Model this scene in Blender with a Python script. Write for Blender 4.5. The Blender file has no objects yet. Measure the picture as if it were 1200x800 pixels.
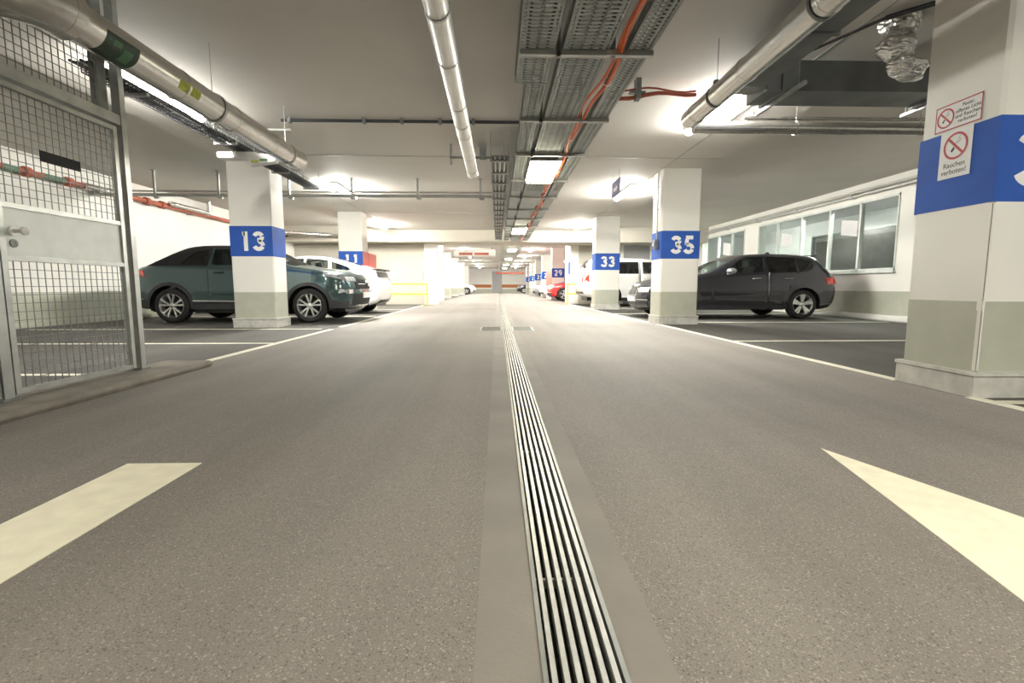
import bpy, bmesh, math, random
from math import sin, cos, pi, atan, atan2, sqrt, radians
from mathutils import Vector, Matrix
from mathutils.geometry import delaunay_2d_cdt
random.seed(7)
SC = bpy.context.scene
COL = SC.collection

# ------------------------------------------------------------------ helpers
def lk(o):
    COL.objects.link(o); return o

def tag(o, label=None, cat=None, group=None, kind=None):
    if label: o['label'] = label
    if cat: o['category'] = cat
    if group: o['group'] = group
    if kind: o['kind'] = kind
    return o

ORG = {}
def thing(name, label, cat, loc=(0, 0, 0), group=None, rz=0.0):
    o = lk(bpy.data.objects.new(name, None))
    o.empty_display_size = 0.1
    o.location = loc; o.rotation_euler = (0, 0, rz)
    tag(o, label, cat, group)
    ORG[o.name] = Vector(loc) if rz == 0 else Vector((0, 0, 0))
    return o

def perp(d):
    d = Vector(d).normalized()
    a = Vector((0, 0, 1)) if abs(d.z) < 0.9 else Vector((1, 0, 0))
    u = d.cross(a).normalized(); v = d.cross(u).normalized()
    return u, v

class MB:
    def __init__(s): s.v = []; s.f = []; s.m = []
    def add(s, vs, fs, mi=0):
        b = len(s.v); s.v += [tuple(p) for p in vs]
        for f in fs: s.f.append(tuple(b + i for i in f)); s.m.append(mi)
        return s
    def box(s, x0, x1, y0, y1, z0, z1, mi=0):
        if x0 > x1: x0, x1 = x1, x0
        if y0 > y1: y0, y1 = y1, y0
        if z0 > z1: z0, z1 = z1, z0
        vs = [(x0,y0,z0),(x1,y0,z0),(x1,y1,z0),(x0,y1,z0),(x0,y0,z1),(x1,y0,z1),(x1,y1,z1),(x0,y1,z1)]
        return s.add(vs, [(0,3,2,1),(4,5,6,7),(0,1,5,4),(1,2,6,5),(2,3,7,6),(3,0,4,7)], mi)
    def chbox(s, x0, x1, y0, y1, z0, z1, c=0.01, mi=0):
        # box with chamfered vertical and top edges
        def ring(z, i):
            a, b, d, e = x0+i, x1-i, y0+i, y1-i
            return [(a+c,d,z),(b-c,d,z),(b,d+c,z),(b,e-c,z),(b-c,e,z),(a+c,e,z),(a,e-c,z),(a,d+c,z)]
        R = ring(z0, c*.6) + ring(z0+c, 0) + ring(z1-c, 0) + ring(z1, c*.6)
        fs = [tuple(range(7,-1,-1)), tuple(range(24,32))]
        for k in range(3):
            for i in range(8):
                j = (i+1) % 8
                fs.append((k*8+i, k*8+j, k*8+8+j, k*8+8+i))
        return s.add(R, fs, mi)
    def cyl(s, p0, p1, r, n=16, mi=0, r1=None, cap=True):
        p0, p1 = Vector(p0), Vector(p1); u, v = perp(p1-p0)
        if r1 is None: r1 = r
        vs = []
        for p, q in ((p0, r), (p1, r1)):
            for i in range(n):
                a = 2*pi*i/n; vs.append(p + u*cos(a)*q + v*sin(a)*q)
        fs = [(i, (i+1) % n, n+(i+1) % n, n+i) for i in range(n)]
        if cap: fs += [tuple(range(n-1,-1,-1)), tuple(range(n, 2*n))]
        return s.add(vs, fs, mi)
    def tube(s, pts, r, n=10, mi=0, cap=True):
        pts = [Vector(p) for p in pts]
        rs = r if isinstance(r, (list, tuple)) else [r]*len(pts)
        vs = []; u0 = None
        for k, p in enumerate(pts):
            d = (pts[min(k+1, len(pts)-1)] - pts[max(k-1, 0)]).normalized()
            if u0 is None: u, v = perp(d)
            else:
                u = (u0 - d*u0.dot(d)).normalized(); v = d.cross(u)
            u0 = u
            for i in range(n):
                a = 2*pi*i/n; vs.append(p + u*cos(a)*rs[k] + v*sin(a)*rs[k])
        fs = []
        for k in range(len(pts)-1):
            for i in range(n):
                j = (i+1) % n; fs.append((k*n+i, k*n+j, k*n+n+j, k*n+n+i))
        if cap: fs += [tuple(range(n-1,-1,-1)), tuple(range((len(pts)-1)*n, len(pts)*n))]
        return s.add(vs, fs, mi)
    def lathe(s, prof, c, axis='y', n=32, mi=0):
        # prof: (offset along axis, radius)
        c = Vector(c); vs = []
        for h, r in prof:
            for i in range(n):
                a = 2*pi*i/n
                if axis == 'y': vs.append(c + Vector((r*cos(a), h, r*sin(a))))
                elif axis == 'x': vs.append(c + Vector((h, r*cos(a), r*sin(a))))
                else: vs.append(c + Vector((r*cos(a), r*sin(a), h)))
        fs = []
        for k in range(len(prof)-1):
            for i in range(n):
                j = (i+1) % n; fs.append((k*n+i, k*n+j, k*n+n+j, k*n+n+i))
        return s.add(vs, fs, mi)
    def slab(s, poly, o, U, V, N, t, mi=0):
        # extrude a 2D polygon on plane (o, U, V) by t along N
        o, U, V, N = Vector(o), Vector(U), Vector(V), Vector(N)
        a = [o + U*x + V*y for x, y in poly]; b = [p + N*t for p in a]; n = len(poly)
        fs = [tuple(range(n-1,-1,-1)), tuple(range(n, 2*n))]
        fs += [(i, (i+1) % n, n+(i+1) % n, n+i) for i in range(n)]
        return s.add(a+b, fs, mi)
    def ribbon(s, line, w, o, U, V, N, t, mi=0):
        L = []; R = []
        n = len(line)
        for k in range(n):
            a = line[max(k-1, 0)]; b = line[min(k+1, n-1)]
            dx, dy = b[0]-a[0], b[1]-a[1]; l = sqrt(dx*dx+dy*dy) or 1
            nx, ny = -dy/l*w/2, dx/l*w/2
            p = line[k]; L.append((p[0]+nx, p[1]+ny)); R.append((p[0]-nx, p[1]-ny))
        for k in range(n-1):
            s.slab([L[k], R[k], R[k+1], L[k+1]], o, U, V, N, t, mi)
        return s
    def build(s, name, mats, parent=None, smooth=False, loc=None, world=True):
        me = bpy.data.meshes.new(name)
        off = Vector((0, 0, 0))
        if parent is not None and world:
            p = parent
            while p is not None:
                off += ORG.get(p.name, Vector((0, 0, 0))); p = p.parent
        if parent is None and loc is not None: off = Vector(loc)
        me.from_pydata([Vector(p) - off for p in s.v], [], s.f)
        if not isinstance(mats, (list, tuple)): mats = [mats]
        for m in mats: me.materials.append(m)
        for p, mi in zip(me.polygons, s.m): p.material_index = mi
        bm = bmesh.new(); bm.from_mesh(me)
        bmesh.ops.recalc_face_normals(bm, faces=bm.faces)
        bm.to_mesh(me); bm.free()
        if smooth:
            for p in me.polygons: p.use_smooth = True
            try: me.set_sharp_from_angle(angle=radians(38))
            except Exception: pass
        o = lk(bpy.data.objects.new(name, me))
        if parent is not None:
            o.parent = parent
        elif loc is not None:
            o.location = loc; ORG[o.name] = Vector(loc)
        return o

def parts(name, mbs, mt, parent, smooth=False):
    return [m.build(name, mt, parent, smooth=smooth) for m in mbs]

def copy_tree(o, parent=None):
    c = o.copy(); lk(c); c.parent = parent
    for ch in o.children: copy_tree(ch, c)
    return c

# ------------------------------------------------------------------ materials
def nt(name):
    m = bpy.data.materials.new(name); m.use_nodes = True
    t = m.node_tree; b = t.nodes['Principled BSDF']
    return m, t, b

def mat(name, col, rough=0.5, metal=0.0, var=0.12, scale=6.0, bump=0.0, bscale=60.0, coat=0.0, streak=None, spec=None):
    m, t, b = nt(name)
    N = t.nodes; L = t.links
    tc = N.new('ShaderNodeTexCoord')
    mp = N.new('ShaderNodeMapping'); L.new(tc.outputs['Object'], mp.inputs[0])
    if streak: mp.inputs['Scale'].default_value = streak
    no = N.new('ShaderNodeTexNoise'); no.inputs['Scale'].default_value = scale; no.inputs['Detail'].default_value = 6
    L.new(mp.outputs[0], no.inputs['Vector'])
    r = N.new('ShaderNodeValToRGB')
    c = col
    r.color_ramp.elements[0].position = 0.3; r.color_ramp.elements[1].position = 0.7
    r.color_ramp.elements[0].color = (c[0]*(1-var), c[1]*(1-var), c[2]*(1-var), 1)
    r.color_ramp.elements[1].color = (min(1, c[0]*(1+var)), min(1, c[1]*(1+var)), min(1, c[2]*(1+var)), 1)
    L.new(no.outputs['Fac'], r.inputs[0]); L.new(r.outputs[0], b.inputs['Base Color'])
    b.inputs['Roughness'].default_value = rough; b.inputs['Metallic'].default_value = metal
    if coat: b.inputs['Coat Weight'].default_value = coat; b.inputs['Coat Roughness'].default_value = 0.04
    if spec is not None: b.inputs['Specular IOR Level'].default_value = spec
    if bump:
        n2 = N.new('ShaderNodeTexNoise'); n2.inputs['Scale'].default_value = bscale; n2.inputs['Detail'].default_value = 4
        L.new(tc.outputs['Object'], n2.inputs['Vector'])
        bp = N.new('ShaderNodeBump'); bp.inputs['Strength'].default_value = bump; bp.inputs['Distance'].default_value = 0.01
        L.new(n2.outputs['Fac'], bp.inputs['Height']); L.new(bp.outputs[0], b.inputs['Normal'])
    return m

def emis(name, col, st):
    m, t, b = nt(name)
    b.inputs['Base Color'].default_value = (0.9, 0.9, 0.88, 1)
    b.inputs['Emission Color'].default_value = (*col, 1)
    b.inputs['Emission Strength'].default_value = st
    return m

def asphalt(name, col, dark):
    m, t, b = nt(name); N = t.nodes; L = t.links
    tc = N.new('ShaderNodeTexCoord')
    big = N.new('ShaderNodeTexNoise'); big.inputs['Scale'].default_value = 0.55; big.inputs['Detail'].default_value = 5
    L.new(tc.outputs['Object'], big.inputs['Vector'])
    mp = N.new('ShaderNodeMapping'); mp.inputs['Scale'].default_value = (2.2, 0.12, 1); L.new(tc.outputs['Object'], mp.inputs[0])
    st = N.new('ShaderNodeTexNoise'); st.inputs['Scale'].default_value = 1.3; st.inputs['Detail'].default_value = 3
    L.new(mp.outputs[0], st.inputs['Vector'])
    fine = N.new('ShaderNodeTexNoise'); fine.inputs['Scale'].default_value = 280; fine.inputs['Detail'].default_value = 4; fine.inputs['Roughness'].default_value = 0.75
    L.new(tc.outputs['Object'], fine.inputs['Vector'])
    vo = N.new('ShaderNodeTexVoronoi'); vo.inputs['Scale'].default_value = 270
    L.new(tc.outputs['Object'], vo.inputs['Vector'])
    mx = N.new('ShaderNodeMix'); mx.data_type = 'FLOAT'; mx.inputs[0].default_value = 0.5
    L.new(big.outputs['Fac'], mx.inputs[2]); L.new(st.outputs['Fac'], mx.inputs[3])
    r = N.new('ShaderNodeValToRGB'); r.color_ramp.elements[0].position = 0.36; r.color_ramp.elements[1].position = 0.64
    r.color_ramp.elements[0].color = (*dark, 1); r.color_ramp.elements[1].color = (*col, 1)
    L.new(mx.outputs[0], r.inputs[0])
    r2 = N.new('ShaderNodeValToRGB'); r2.color_ramp.elements[0].position = 0.28; r2.color_ramp.elements[1].position = 0.75
    r2.color_ramp.elements[0].color = (0.45, 0.45, 0.45, 1); r2.color_ramp.elements[1].color = (1.45, 1.45, 1.45, 1)
    L.new(fine.outputs['Fac'], r2.inputs[0])
    mu = N.new('ShaderNodeMixRGB'); mu.blend_type = 'MULTIPLY'; mu.inputs[0].default_value = 0.8
    L.new(r.outputs[0], mu.inputs[1]); L.new(r2.outputs[0], mu.inputs[2])
    # scattered aggregate: dark pits and pale chips
    r3 = N.new('ShaderNodeValToRGB'); r3.color_ramp.elements[0].position = 0.90; r3.color_ramp.elements[1].position = 0.97
    r3.color_ramp.elements[0].color = (0, 0, 0, 1); r3.color_ramp.elements[1].color = (0.35, 0.35, 0.35, 1)
    sp = N.new('ShaderNodeSeparateColor'); L.new(vo.outputs['Color'], sp.inputs[0]); L.new(sp.outputs[0], r3.inputs[0])
    m2 = N.new('ShaderNodeMixRGB'); m2.inputs[2].default_value = (col[0]*2.1, col[1]*2.1, col[2]*2.1, 1)
    L.new(r3.outputs[0], m2.inputs[0]); L.new(mu.outputs[0], m2.inputs[1])
    r4 = N.new('ShaderNodeValToRGB'); r4.color_ramp.elements[0].position = 0.86; r4.color_ramp.elements[1].position = 0.95
    r4.color_ramp.elements[0].color = (0, 0, 0, 1); r4.color_ramp.elements[1].color = (0.5, 0.5, 0.5, 1)
    L.new(sp.outputs[1], r4.inputs[0])
    m3 = N.new('ShaderNodeMixRGB'); m3.inputs[2].default_value = (dark[0]*.3, dark[1]*.3, dark[2]*.3, 1)
    L.new(r4.outputs[0], m3.inputs[0]); L.new(m2.outputs[0], m3.inputs[1])
    L.new(m3.outputs[0], b.inputs['Base Color'])
    b.inputs['Roughness'].default_value = 0.72; b.inputs['Specular IOR Level'].default_value = 0.3
    bp = N.new('ShaderNodeBump'); bp.inputs['Strength'].default_value = 0.25; bp.inputs['Distance'].default_value = 0.004
    L.new(fine.outputs['Fac'], bp.inputs['Height']); L.new(bp.outputs[0], b.inputs['Normal'])
    return m

def glassmat(name, tint, alpha, rough=0.03):
    # thin pane: a share passes straight through, the rest is a dark glossy sheet
    m, t, b = nt(name); N = t.nodes; L = t.links
    b.inputs['Base Color'].default_value = (*tint, 1); b.inputs['Roughness'].default_value = rough
    tr = N.new('ShaderNodeBsdfTransparent'); tr.inputs[0].default_value = (0.85, 0.9, 0.88, 1)
    mx = N.new('ShaderNodeMixShader'); mx.inputs[0].default_value = alpha
    no = N.new('ShaderNodeTexNoise'); no.inputs['Scale'].default_value = 3
    L.new(b.outputs[0], mx.inputs[2]); L.new(tr.outputs[0], mx.inputs[1])
    L.new(mx.outputs[0], t.nodes['Material Output'].inputs[0])
    return m

M = {}
M['white_wall'] = mat('white_wall_paint', (0.80, 0.79, 0.74), 0.6, var=0.03, scale=1.5, bump=0.05, bscale=25)
M['beige_wall'] = mat('raw_beige_concrete', (0.50, 0.475, 0.41), 0.7, var=0.06, scale=1.2, bump=0.1, bscale=20)
M['ceiling'] = mat('ceiling_concrete', (0.66, 0.635, 0.585), 0.75, var=0.06, scale=0.7, bump=0.06, bscale=14)
M['dado'] = mat('sage_grey_dado_paint', (0.44, 0.45, 0.37), 0.5, var=0.06, scale=5)
M['blue'] = mat('blue_band_paint', (0.03, 0.10, 0.42), 0.65, var=0.08, scale=5, spec=.25)
M['red'] = mat('red_band_paint', (0.65, 0.07, 0.04), 0.4, var=0.06)
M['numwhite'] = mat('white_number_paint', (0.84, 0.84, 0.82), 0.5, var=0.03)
M['line'] = mat('road_marking_paint', (0.70, 0.68, 0.56), 0.6, var=0.13, scale=9, bump=0.15, bscale=90)
M['cream'] = mat('cream_arrow_paint', (0.80, 0.76, 0.60), 0.6, var=0.07, scale=14, bump=0.15, bscale=120)
M['asphalt'] = asphalt('aisle_asphalt', (0.250, 0.226, 0.205), (0.182, 0.166, 0.150))
M['bay'] = asphalt('bay_asphalt', (0.105, 0.10, 0.09), (0.06, 0.058, 0.053))
M['strip'] = mat('drain_concrete', (0.205, 0.187, 0.17), 0.72, var=0.12, scale=3, bump=0.12, bscale=90)
M['kerb'] = mat('kerb_concrete', (0.20, 0.18, 0.15), 0.8, var=0.3, scale=5, bump=0.3, bscale=50)
M['galv'] = mat('galvanised_steel', (0.40, 0.41, 0.39), 0.42, 0.85, var=0.18, scale=8)
M['galvdark'] = mat('weathered_galvanised_steel', (0.19, 0.20, 0.19), 0.5, 0.5, var=0.25, scale=10)
M['galvsheet'] = mat('galvanised_sheet', (0.66, 0.69, 0.66), 0.5, 0.15, var=0.12, scale=4)
M['duct'] = mat('spiral_duct_steel', (0.66, 0.65, 0.62), 0.27, 0.95, var=0.1, scale=3, streak=(6, 0.4, 6))
M['duct2'] = mat('painted_duct_steel', (0.62, 0.62, 0.59), 0.35, 0.6, var=0.06, scale=3)
M['rectduct'] = mat('dark_duct_steel', (0.17, 0.18, 0.18), 0.45, 0.5, var=0.2, scale=3)
M['foil'] = mat('crumpled_foil', (0.72, 0.72, 0.70), 0.22, 1.0, var=0.12, scale=20, bump=0.9, bscale=28)
M['greypipe'] = mat('grey_pipe', (0.38, 0.38, 0.35), 0.45, 0.3, var=0.1)
M['redpipe'] = mat('rust_red_pipe', (0.38, 0.10, 0.06), 0.5, var=0.2, scale=8)
M['greenpipe'] = mat('green_wrap', (0.10, 0.19, 0.13), 0.6, var=0.2, scale=8)
M['orange'] = mat('orange_cable_sheath', (0.80, 0.16, 0.04), 0.45, var=0.12)
M['black'] = mat('black_plastic', (0.016, 0.016, 0.017), 0.45, var=0.2)
M['dark'] = mat('dark_void', (0.02, 0.02, 0.02), 0.9, var=0.1)
M['rubber'] = mat('tyre_rubber', (0.018, 0.018, 0.018), 0.75, var=0.2, bump=0.2, bscale=80)
M['bar'] = mat('polished_grate_bar', (0.66, 0.66, 0.64), 0.35, 0.55, var=0.1, scale=30)
M['yellow'] = mat('yellow_rail_paint', (0.52, 0.54, 0.04), 0.45, var=0.06)
M['label_y'] = mat('yellow_green_label', (0.50, 0.56, 0.05), 0.5, var=0.15, scale=20)
M['label_g'] = mat('dark_green_sign', (0.008, 0.04, 0.016), 0.4, var=0.3, scale=20)
M['label_gl'] = mat('light_green_print', (0.05, 0.17, 0.07), 0.5, var=0.2)
M['paper'] = mat('white_paper', (0.80, 0.80, 0.80), 0.7, var=0.03)
M['signred'] = mat('sign_red', (0.42, 0.03, 0.04), 0.5, var=0.06)
M['print'] = mat('black_print', (0.03, 0.03, 0.03), 0.6, var=0.1)
M['purple'] = mat('violet_sign', (0.22, 0.21, 0.36), 0.5, var=0.1)
M['teal'] = mat('teal_car_paint', (0.036, 0.074, 0.078), 0.25, 0.5, var=0.03, coat=1.0)
M['greypaint'] = mat('slate_grey_car_paint', (0.036, 0.036, 0.047), 0.22, 0.6, var=0.03, coat=1.0)
M['whitecar'] = mat('white_car_paint', (0.82, 0.82, 0.80), 0.35, var=0.02, coat=1.0)
M['redcar'] = mat('red_car_paint', (0.55, 0.02, 0.02), 0.3, var=0.03, coat=1.0)
M['silvercar'] = mat('silver_car_paint', (0.35, 0.36, 0.37), 0.3, 0.5, var=0.03, coat=1.0)
M['fabric'] = mat('black_roof_fabric', (0.012, 0.012, 0.013), 0.9, var=0.2, scale=60)
M['clad'] = mat('dark_wheel_cladding', (0.028, 0.03, 0.032), 0.55, var=0.1)
M['chrome'] = mat('chrome_trim', (0.75, 0.75, 0.76), 0.12, 1.0, var=0.03)
M['alloy'] = mat('silver_alloy', (0.68, 0.68, 0.69), 0.28, 0.85, var=0.04)
M['seat'] = mat('dark_seat_fabric', (0.03, 0.03, 0.032), 0.85, var=0.2)
M['tail'] = mat('red_tail_lamp', (0.75, 0.03, 0.02), 0.15, var=0.1, coat=1.0)
M['lamp'] = mat('clear_headlamp', (0.55, 0.57, 0.6), 0.15, 0.3, var=0.2, scale=20, coat=1.0)
M['glass_dark'] = glassmat('privacy_glass', (0.008, 0.008, 0.009), 0.93)
M['glass'] = glassmat('car_glass', (0.02, 0.025, 0.025), 0.35)
M['glass_win'] = glassmat('window_glass', (0.16, 0.17, 0.17), 0.08, 0.15)
M['doorgrey'] = mat('grey_door_paint', (0.36, 0.36, 0.36), 0.5, var=0.04)
M['stripe'] = mat('orange_brown_wall_stripe', (0.42, 0.14, 0.03), 0.6, var=0.3, scale=8)
M['officewall'] = mat('grey_room_wall', (0.6, 0.6, 0.6), 0.7, var=0.05)
M['shutter'] = mat('dark_grille_metal', (0.09, 0.085, 0.08), 0.6, var=0.3)
TUBE = emis('near_tube_light', (1.0, 0.97, 0.90), 130)
TUBE_FAR = emis('far_tube_light', (1.0, 0.97, 0.89), 350)
TUBE_CORE = emis('distant_tube_light', (1.0, 0.96, 0.88), 220)
PANEL = emis('aisle_lamp_light', (1.0, 0.93, 0.68), 16)

# ------------------------------------------------------------------ setting
H = 2.80
HB = 2.93
AX0, AX1 = -2.72, 2.95       # aisle edges
WL, WR = -7.9, 8.0
YB, YF = -9.0, 57.0

def struct(name, mb, mats, loc=(0, 0, 0), **k):
    o = mb.build(name, mats, loc=loc, **k); o['kind'] = 'structure'; return o

b = MB()
b.box(WL, AX0, YB, YF, -0.2, 0, 1); b.box(AX1, WR, YB, YF, -0.2, 0, 1)
b.box(AX0, -0.045, YB, YF, -0.2, 0, 0); b.box(0.322, AX1, YB, YF, -0.2, 0, 0)
b.box(-0.045, 0.085, YB, YF, -0.2, 0.0, 2); b.box(0.225, 0.322, YB, YF, -0.2, 0.0, 2)
b.box(0.085, 0.225, YB, YF, -0.3, -0.1, 3)
struct('floor', b, [M['asphalt'], M['bay'], M['strip'], M['dark']])

b = MB()
b.box(-4.50, 3.72, YB-.2, YF+.2, H, H+0.3, 0)
b.box(WL-.2, -4.50, YB-.2, YF+.2, HB, H+0.3, 0); b.box(3.72, WR+.2, YB-.2, YF+.2, HB, H+0.3, 0)
struct('ceiling', b, [M['ceiling']])
# joints between slab panels
def trim(n, b, m): return struct('trim_%d' % n, b, m)
b = MB()
for x in (-3.77, 2.97):
    b.box(x-.012, x+.012, YB, YF, H-.006, H+.01)
for y in (2.4, 8.3, 14.4):
    b.box(-4.5, 3.72, y-.012, y+.012, H-.006, H+.01)
trim(1, b, [M['greypipe']])
# deep beam across the aisle
b = MB().box(WL, WR, 18.7, 20.3, 2.36, HB)
trim(2, b, [M['beige_wall']])

b = MB(); b.box(WL-.2, WL, YB, YF, 0, 0.6, 1); b.box(WL-.2, WL, YB, YF, 0.6, HB, 0)
struct('wall_left', b, [M['white_wall'], M['dado']])
b = MB(); b.box(WL, WR, YB-.2, YB, 0, 0.6, 1); b.box(WL, WR, YB-.2, YB, 0.6, HB, 0)
struct('wall_near', b, [M['white_wall'], M['dado']])
b = MB(); b.box(WL, WR, YF, YF+.2, 0, HB, 0)
b.box(WL, -0.7, YF-.01, YF, 0.6, 0.95, 1); b.box(0.5, WR, YF-.01, YF, 0.6, 0.95, 1)
b.box(WL, WR, YF-.012, YF, 0.0, 0.45, 2)
struct('wall_far', b, [M['white_wall'], M['stripe'], M['dado']])
b = MB(); b.chbox(-0.6, 0.5, YF-.12, YF, 0, 2.45, .03); b.box(-0.05, -0.03, YF-.13, YF-.12, 0.05, 2.4)
struct('door_2', b, [M['doorgrey']])
# stair cores either side of the aisle
b = MB(); b.box(WL, -2.85, 19.6, 25.5, 0, HB-.15, 0); b.box(WL, -4.5, 19.6, 25.5, HB-.15, HB, 0); b.box(-2.86, -2.75, 19.6, 25.5, 0, H, 1); b.box(-2.85, -2.35, 19.45, 20.0, 0, 2.36, 1)
b.box(WL, -2.75, 19.53, 19.6, 2.22, 2.30, 0)
struct('wall_back_left', b, [M['beige_wall'], M['white_wall']])
b = MB(); b.box(3.72, WR, 20.1, 21.6, 0, HB, 0); b.box(3.3, 3.72, 20.1, 21.6, 0, H, 0); b.box(2.97, 3.3, 20.1, 21.6, 0, H, 1); b.box(2.96, 2.97, 20.1, 20.7, 1.2, 1.7, 2); b.box(3.05, 3.6, 20.09, 20.1, 1.35, 1.6, 1)
struct('wall_back_right', b, [M['beige_wall'], M['white_wall'], M['blue']])
b = MB(); b.box(5.0, 5.12, 20.0, 20.1, 0, 2.5, 0); b.box(6.2, 6.32, 20.0, 20.1, 0, 2.5, 0); b.box(5.12, 6.2, 20.0, 20.1, 2.38, 2.5, 0)
b.box(5.12, 6.2, 20.05, 20.1, 0, 2.38, 1)
d1 = struct('door_1', b, [M['white_wall'], M['doorgrey']])
b = MB(); b.cyl((6.08, 20.05, 1.05), (6.08, 19.99, 1.05), .02); b.cyl((6.08, 19.99, 1.05), (5.95, 19.99, 1.05), .012)
b.build('door_handle', M['galvdark'], d1, smooth=True)

# right wall with two ranges of windows
W1 = (9.75, 15.05); W2 = (15.9, 19.2); ZS, ZT = 1.02, 2.55
b = MB()
def rw(y0, y1, z0, z1, mi=0): b.box(WR, WR+.22, y0, y1, z0, z1, mi)
rw(YB, YF, 0, .6, 1); rw(YB, YF, .6, ZS); rw(YB, YF, ZT, HB)
rw(YB, W1[0], ZS, ZT); rw(W1[1], W2[0], ZS, ZT); rw(W2[1], YF, ZS, ZT)
struct('wall_right', b, [M['white_wall'], M['dado']])
b = MB(); b.chbox(WR-.16, WR, YB, 20.1, 0, .12, .03)
struct('baseboard_right', b, [M['white_wall']])
b = MB(); b.chbox(WL, WL+.10, YB, 19.6, 0, .10, .02)
struct('baseboard_left', b, [M['dado']])
# room behind the windows
b = MB(); b.box(WR+2.6, WR+2.8, 8, 21, 0, H, 0); b.box(WR+.22, WR+2.8, 7.8, 8, 0, H, 0); b.box(WR+.22, WR+2.8, 21, 21.2, 0, H, 0)
b.box(WR+.22, WR+2.6, 8, 21, -.2, 0, 0)
struct('wall_room_beyond', b, [M['officewall']])
b = MB().box(WR+.2, WR+2.8, 7.8, 21.2, H, H+.3); struct('ceiling_room_beyond', b, [M['officewall']])
def window(n, ys):
    fb = MB(); y0, y1 = ys[0], ys[-1]; x0, x1 = WR-.02, WR+.06
    fb.box(x0, x1, y0, y1, ZS, ZS+.06); fb.box(x0, x1, y0, y1, ZT-.05, ZT)
    for y in ys: fb.box(x0, x1, max(y0, y-.03), min(y1, y+.03), ZS, ZT)
    o = struct('window_%d' % n, MB().box(WR+.03, WR+.036, y0, y1, ZS+.03, ZT-.03), [M['glass_win']])
    fb.build('window_frame', M['galvsheet'], o)
    MB().chbox(WR-.07, WR+.02, y0-.03, y1+.03, ZS-.05, ZS, .01).build('window_sill', M['galvsheet'], o)
    return o
m_ = None
window(1, [9.75, 10.80, 11.8, 12.9, 14.02, 15.05]); window(2, [15.9, 16.75, 17.8, 19.2])
# dark grille standing in the room beyond
def grille(y0, y1, z1, label):
    t = thing('mesh_screen', label, 'screen', (WR+.9, (y0+y1)/2, 0))
    m = MB()
    y = y0
    while y < y1: m.box(WR+.895, WR+.905, y, y+.018, .2, z1); y += .045
    z = .2
    while z < z1: m.box(WR+.885, WR+.895, y0, y1, z, z+.018); z += .045
    m.build('wire_mesh', M['shutter'], t)
    MB().box(WR+1.0, WR+1.3, y0, y1, .3, z1-.1).build('storage_shelf', M['shutter'], t)
    f = MB()
    for yy in (y0, y1): f.box(WR+.87, WR+.93, yy-.03, yy+.03, 0, z1+.03)
    f.box(WR+.87, WR+.93, y0, y1, z1, z1+.04); f.build('frame', M['galvdark'], t)
grille(10.6, 13.8, 2.05, 'dark wire screen standing in the room behind the wide window')
for (y, z, w, l, n) in ((11.18, 2.02, .52, .34, 'tilted white paper taped inside the second pane of the wide window'),
                    (13.63, 1.98, .48, .34, 'white paper taped inside the fourth pane of the wide window'),
                    (17.2, 2.0, .56, .42, 'white paper taped in the narrower window nearer the stair core')):
    m = MB(); tl = .04
    m.slab([(-w/2, -l/2-tl), (w/2, -l/2+tl), (w/2, l/2+tl), (-w/2, l/2-tl)], (WR+.026, y, z), (0, 1, 0), (0, 0, 1), (-1, 0, 0), .002)
    tag(m.build('taped_paper', M['paper'], loc=(WR+.026, y, z-l/2)), n, 'paper', 'papers taped to the windows')

# ------------------------------------------------------------------ floor markings
def marking(name, poly, label, m, group=None):
    b = MB().slab(poly, (0, 0, 0.0), (1, 0, 0), (0, 1, 0), (0, 0, 1), .003)
    cx = sum(p[0] for p in poly)/len(poly); cy = sum(p[1] for p in poly)/len(poly)
    o = b.build(name, m, loc=(cx, cy, 0)); tag(o, label, 'floor marking', group); return o
marking('arrow_marking', [(-1.45, -1.2), (-1.16, -1.2), (-1.165, 1.90), (-1.45, 1.90)], 'broad cream painted bar with a square end on the aisle asphalt', M['cream'])
marking('arrow_marking', [(1.385, 2.0), (1.095, .70), (1.77, .70)], 'cream painted triangular arrow tip pointing down the aisle', M['cream'])
LW = .09
marking('aisle_line', [(-2.76, 3.95), (-2.76+LW, 3.95), (-2.76+LW, 8.1), (-2.76, 8.1)], 'white aisle edge line between wire gate and teal car', M['line'], 'aisle edge lines')
marking('aisle_line', [(-2.76, 8.55), (-2.76+LW, 8.55), (-2.86+LW, 18.9), (-2.86, 18.9)], 'white aisle edge line running past both car noses to the yellow rail', M['line'], 'aisle edge lines')
marking('aisle_line', [(2.93, 3.5), (2.93+LW, 3.5), (2.93+LW, 8.97), (2.93, 8.97)], 'white aisle edge line between the sign pillar and pillar 35', M['line'], 'aisle edge lines')
marking('aisle_line', [(2.88, 9.5), (2.88+LW, 9.5), (2.84+LW, 15.0), (2.84, 15.0)], 'white aisle edge line between pillar 35 and pillar 33', M['line'], 'aisle edge lines')
marking('aisle_line', [(2.84, 15.5), (2.84+LW, 15.5), (2.8+LW, 20.1), (2.8, 20.1)], 'white aisle edge line from pillar 33 to the stair core', M['line'], 'aisle edge lines')
marking('aisle_line', [(2.93, -.6), (2.93+LW, -.6), (2.93+LW, 2.94), (2.93, 2.94)], 'white aisle edge line on the near side of the sign pillar', M['line'], 'aisle edge lines')
def bayline(x0, x1, y, label):
    marking('bay_line', [(x0, y-.04), (x1, y-.04), (x1, y+.04), (x0, y+.04)], label, M['line'], 'lines between parking bays')
bayline(WL+.3, -2.9, 3.92, 'white bay line seen through the lower mesh of the gate')
bayline(WL+.3, -2.76, 6.08, 'white bay line across the empty bay before the teal car')
bayline(WL+.3, -2.9, 8.14, 'white bay line just before pillar 13 and the teal car')
bayline(WL+.3, -2.86, 11.6, 'white bay line behind the teal car')
bayline(WL+.3, -2.86, 15.2, 'white bay line beyond the white hatchback')
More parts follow.
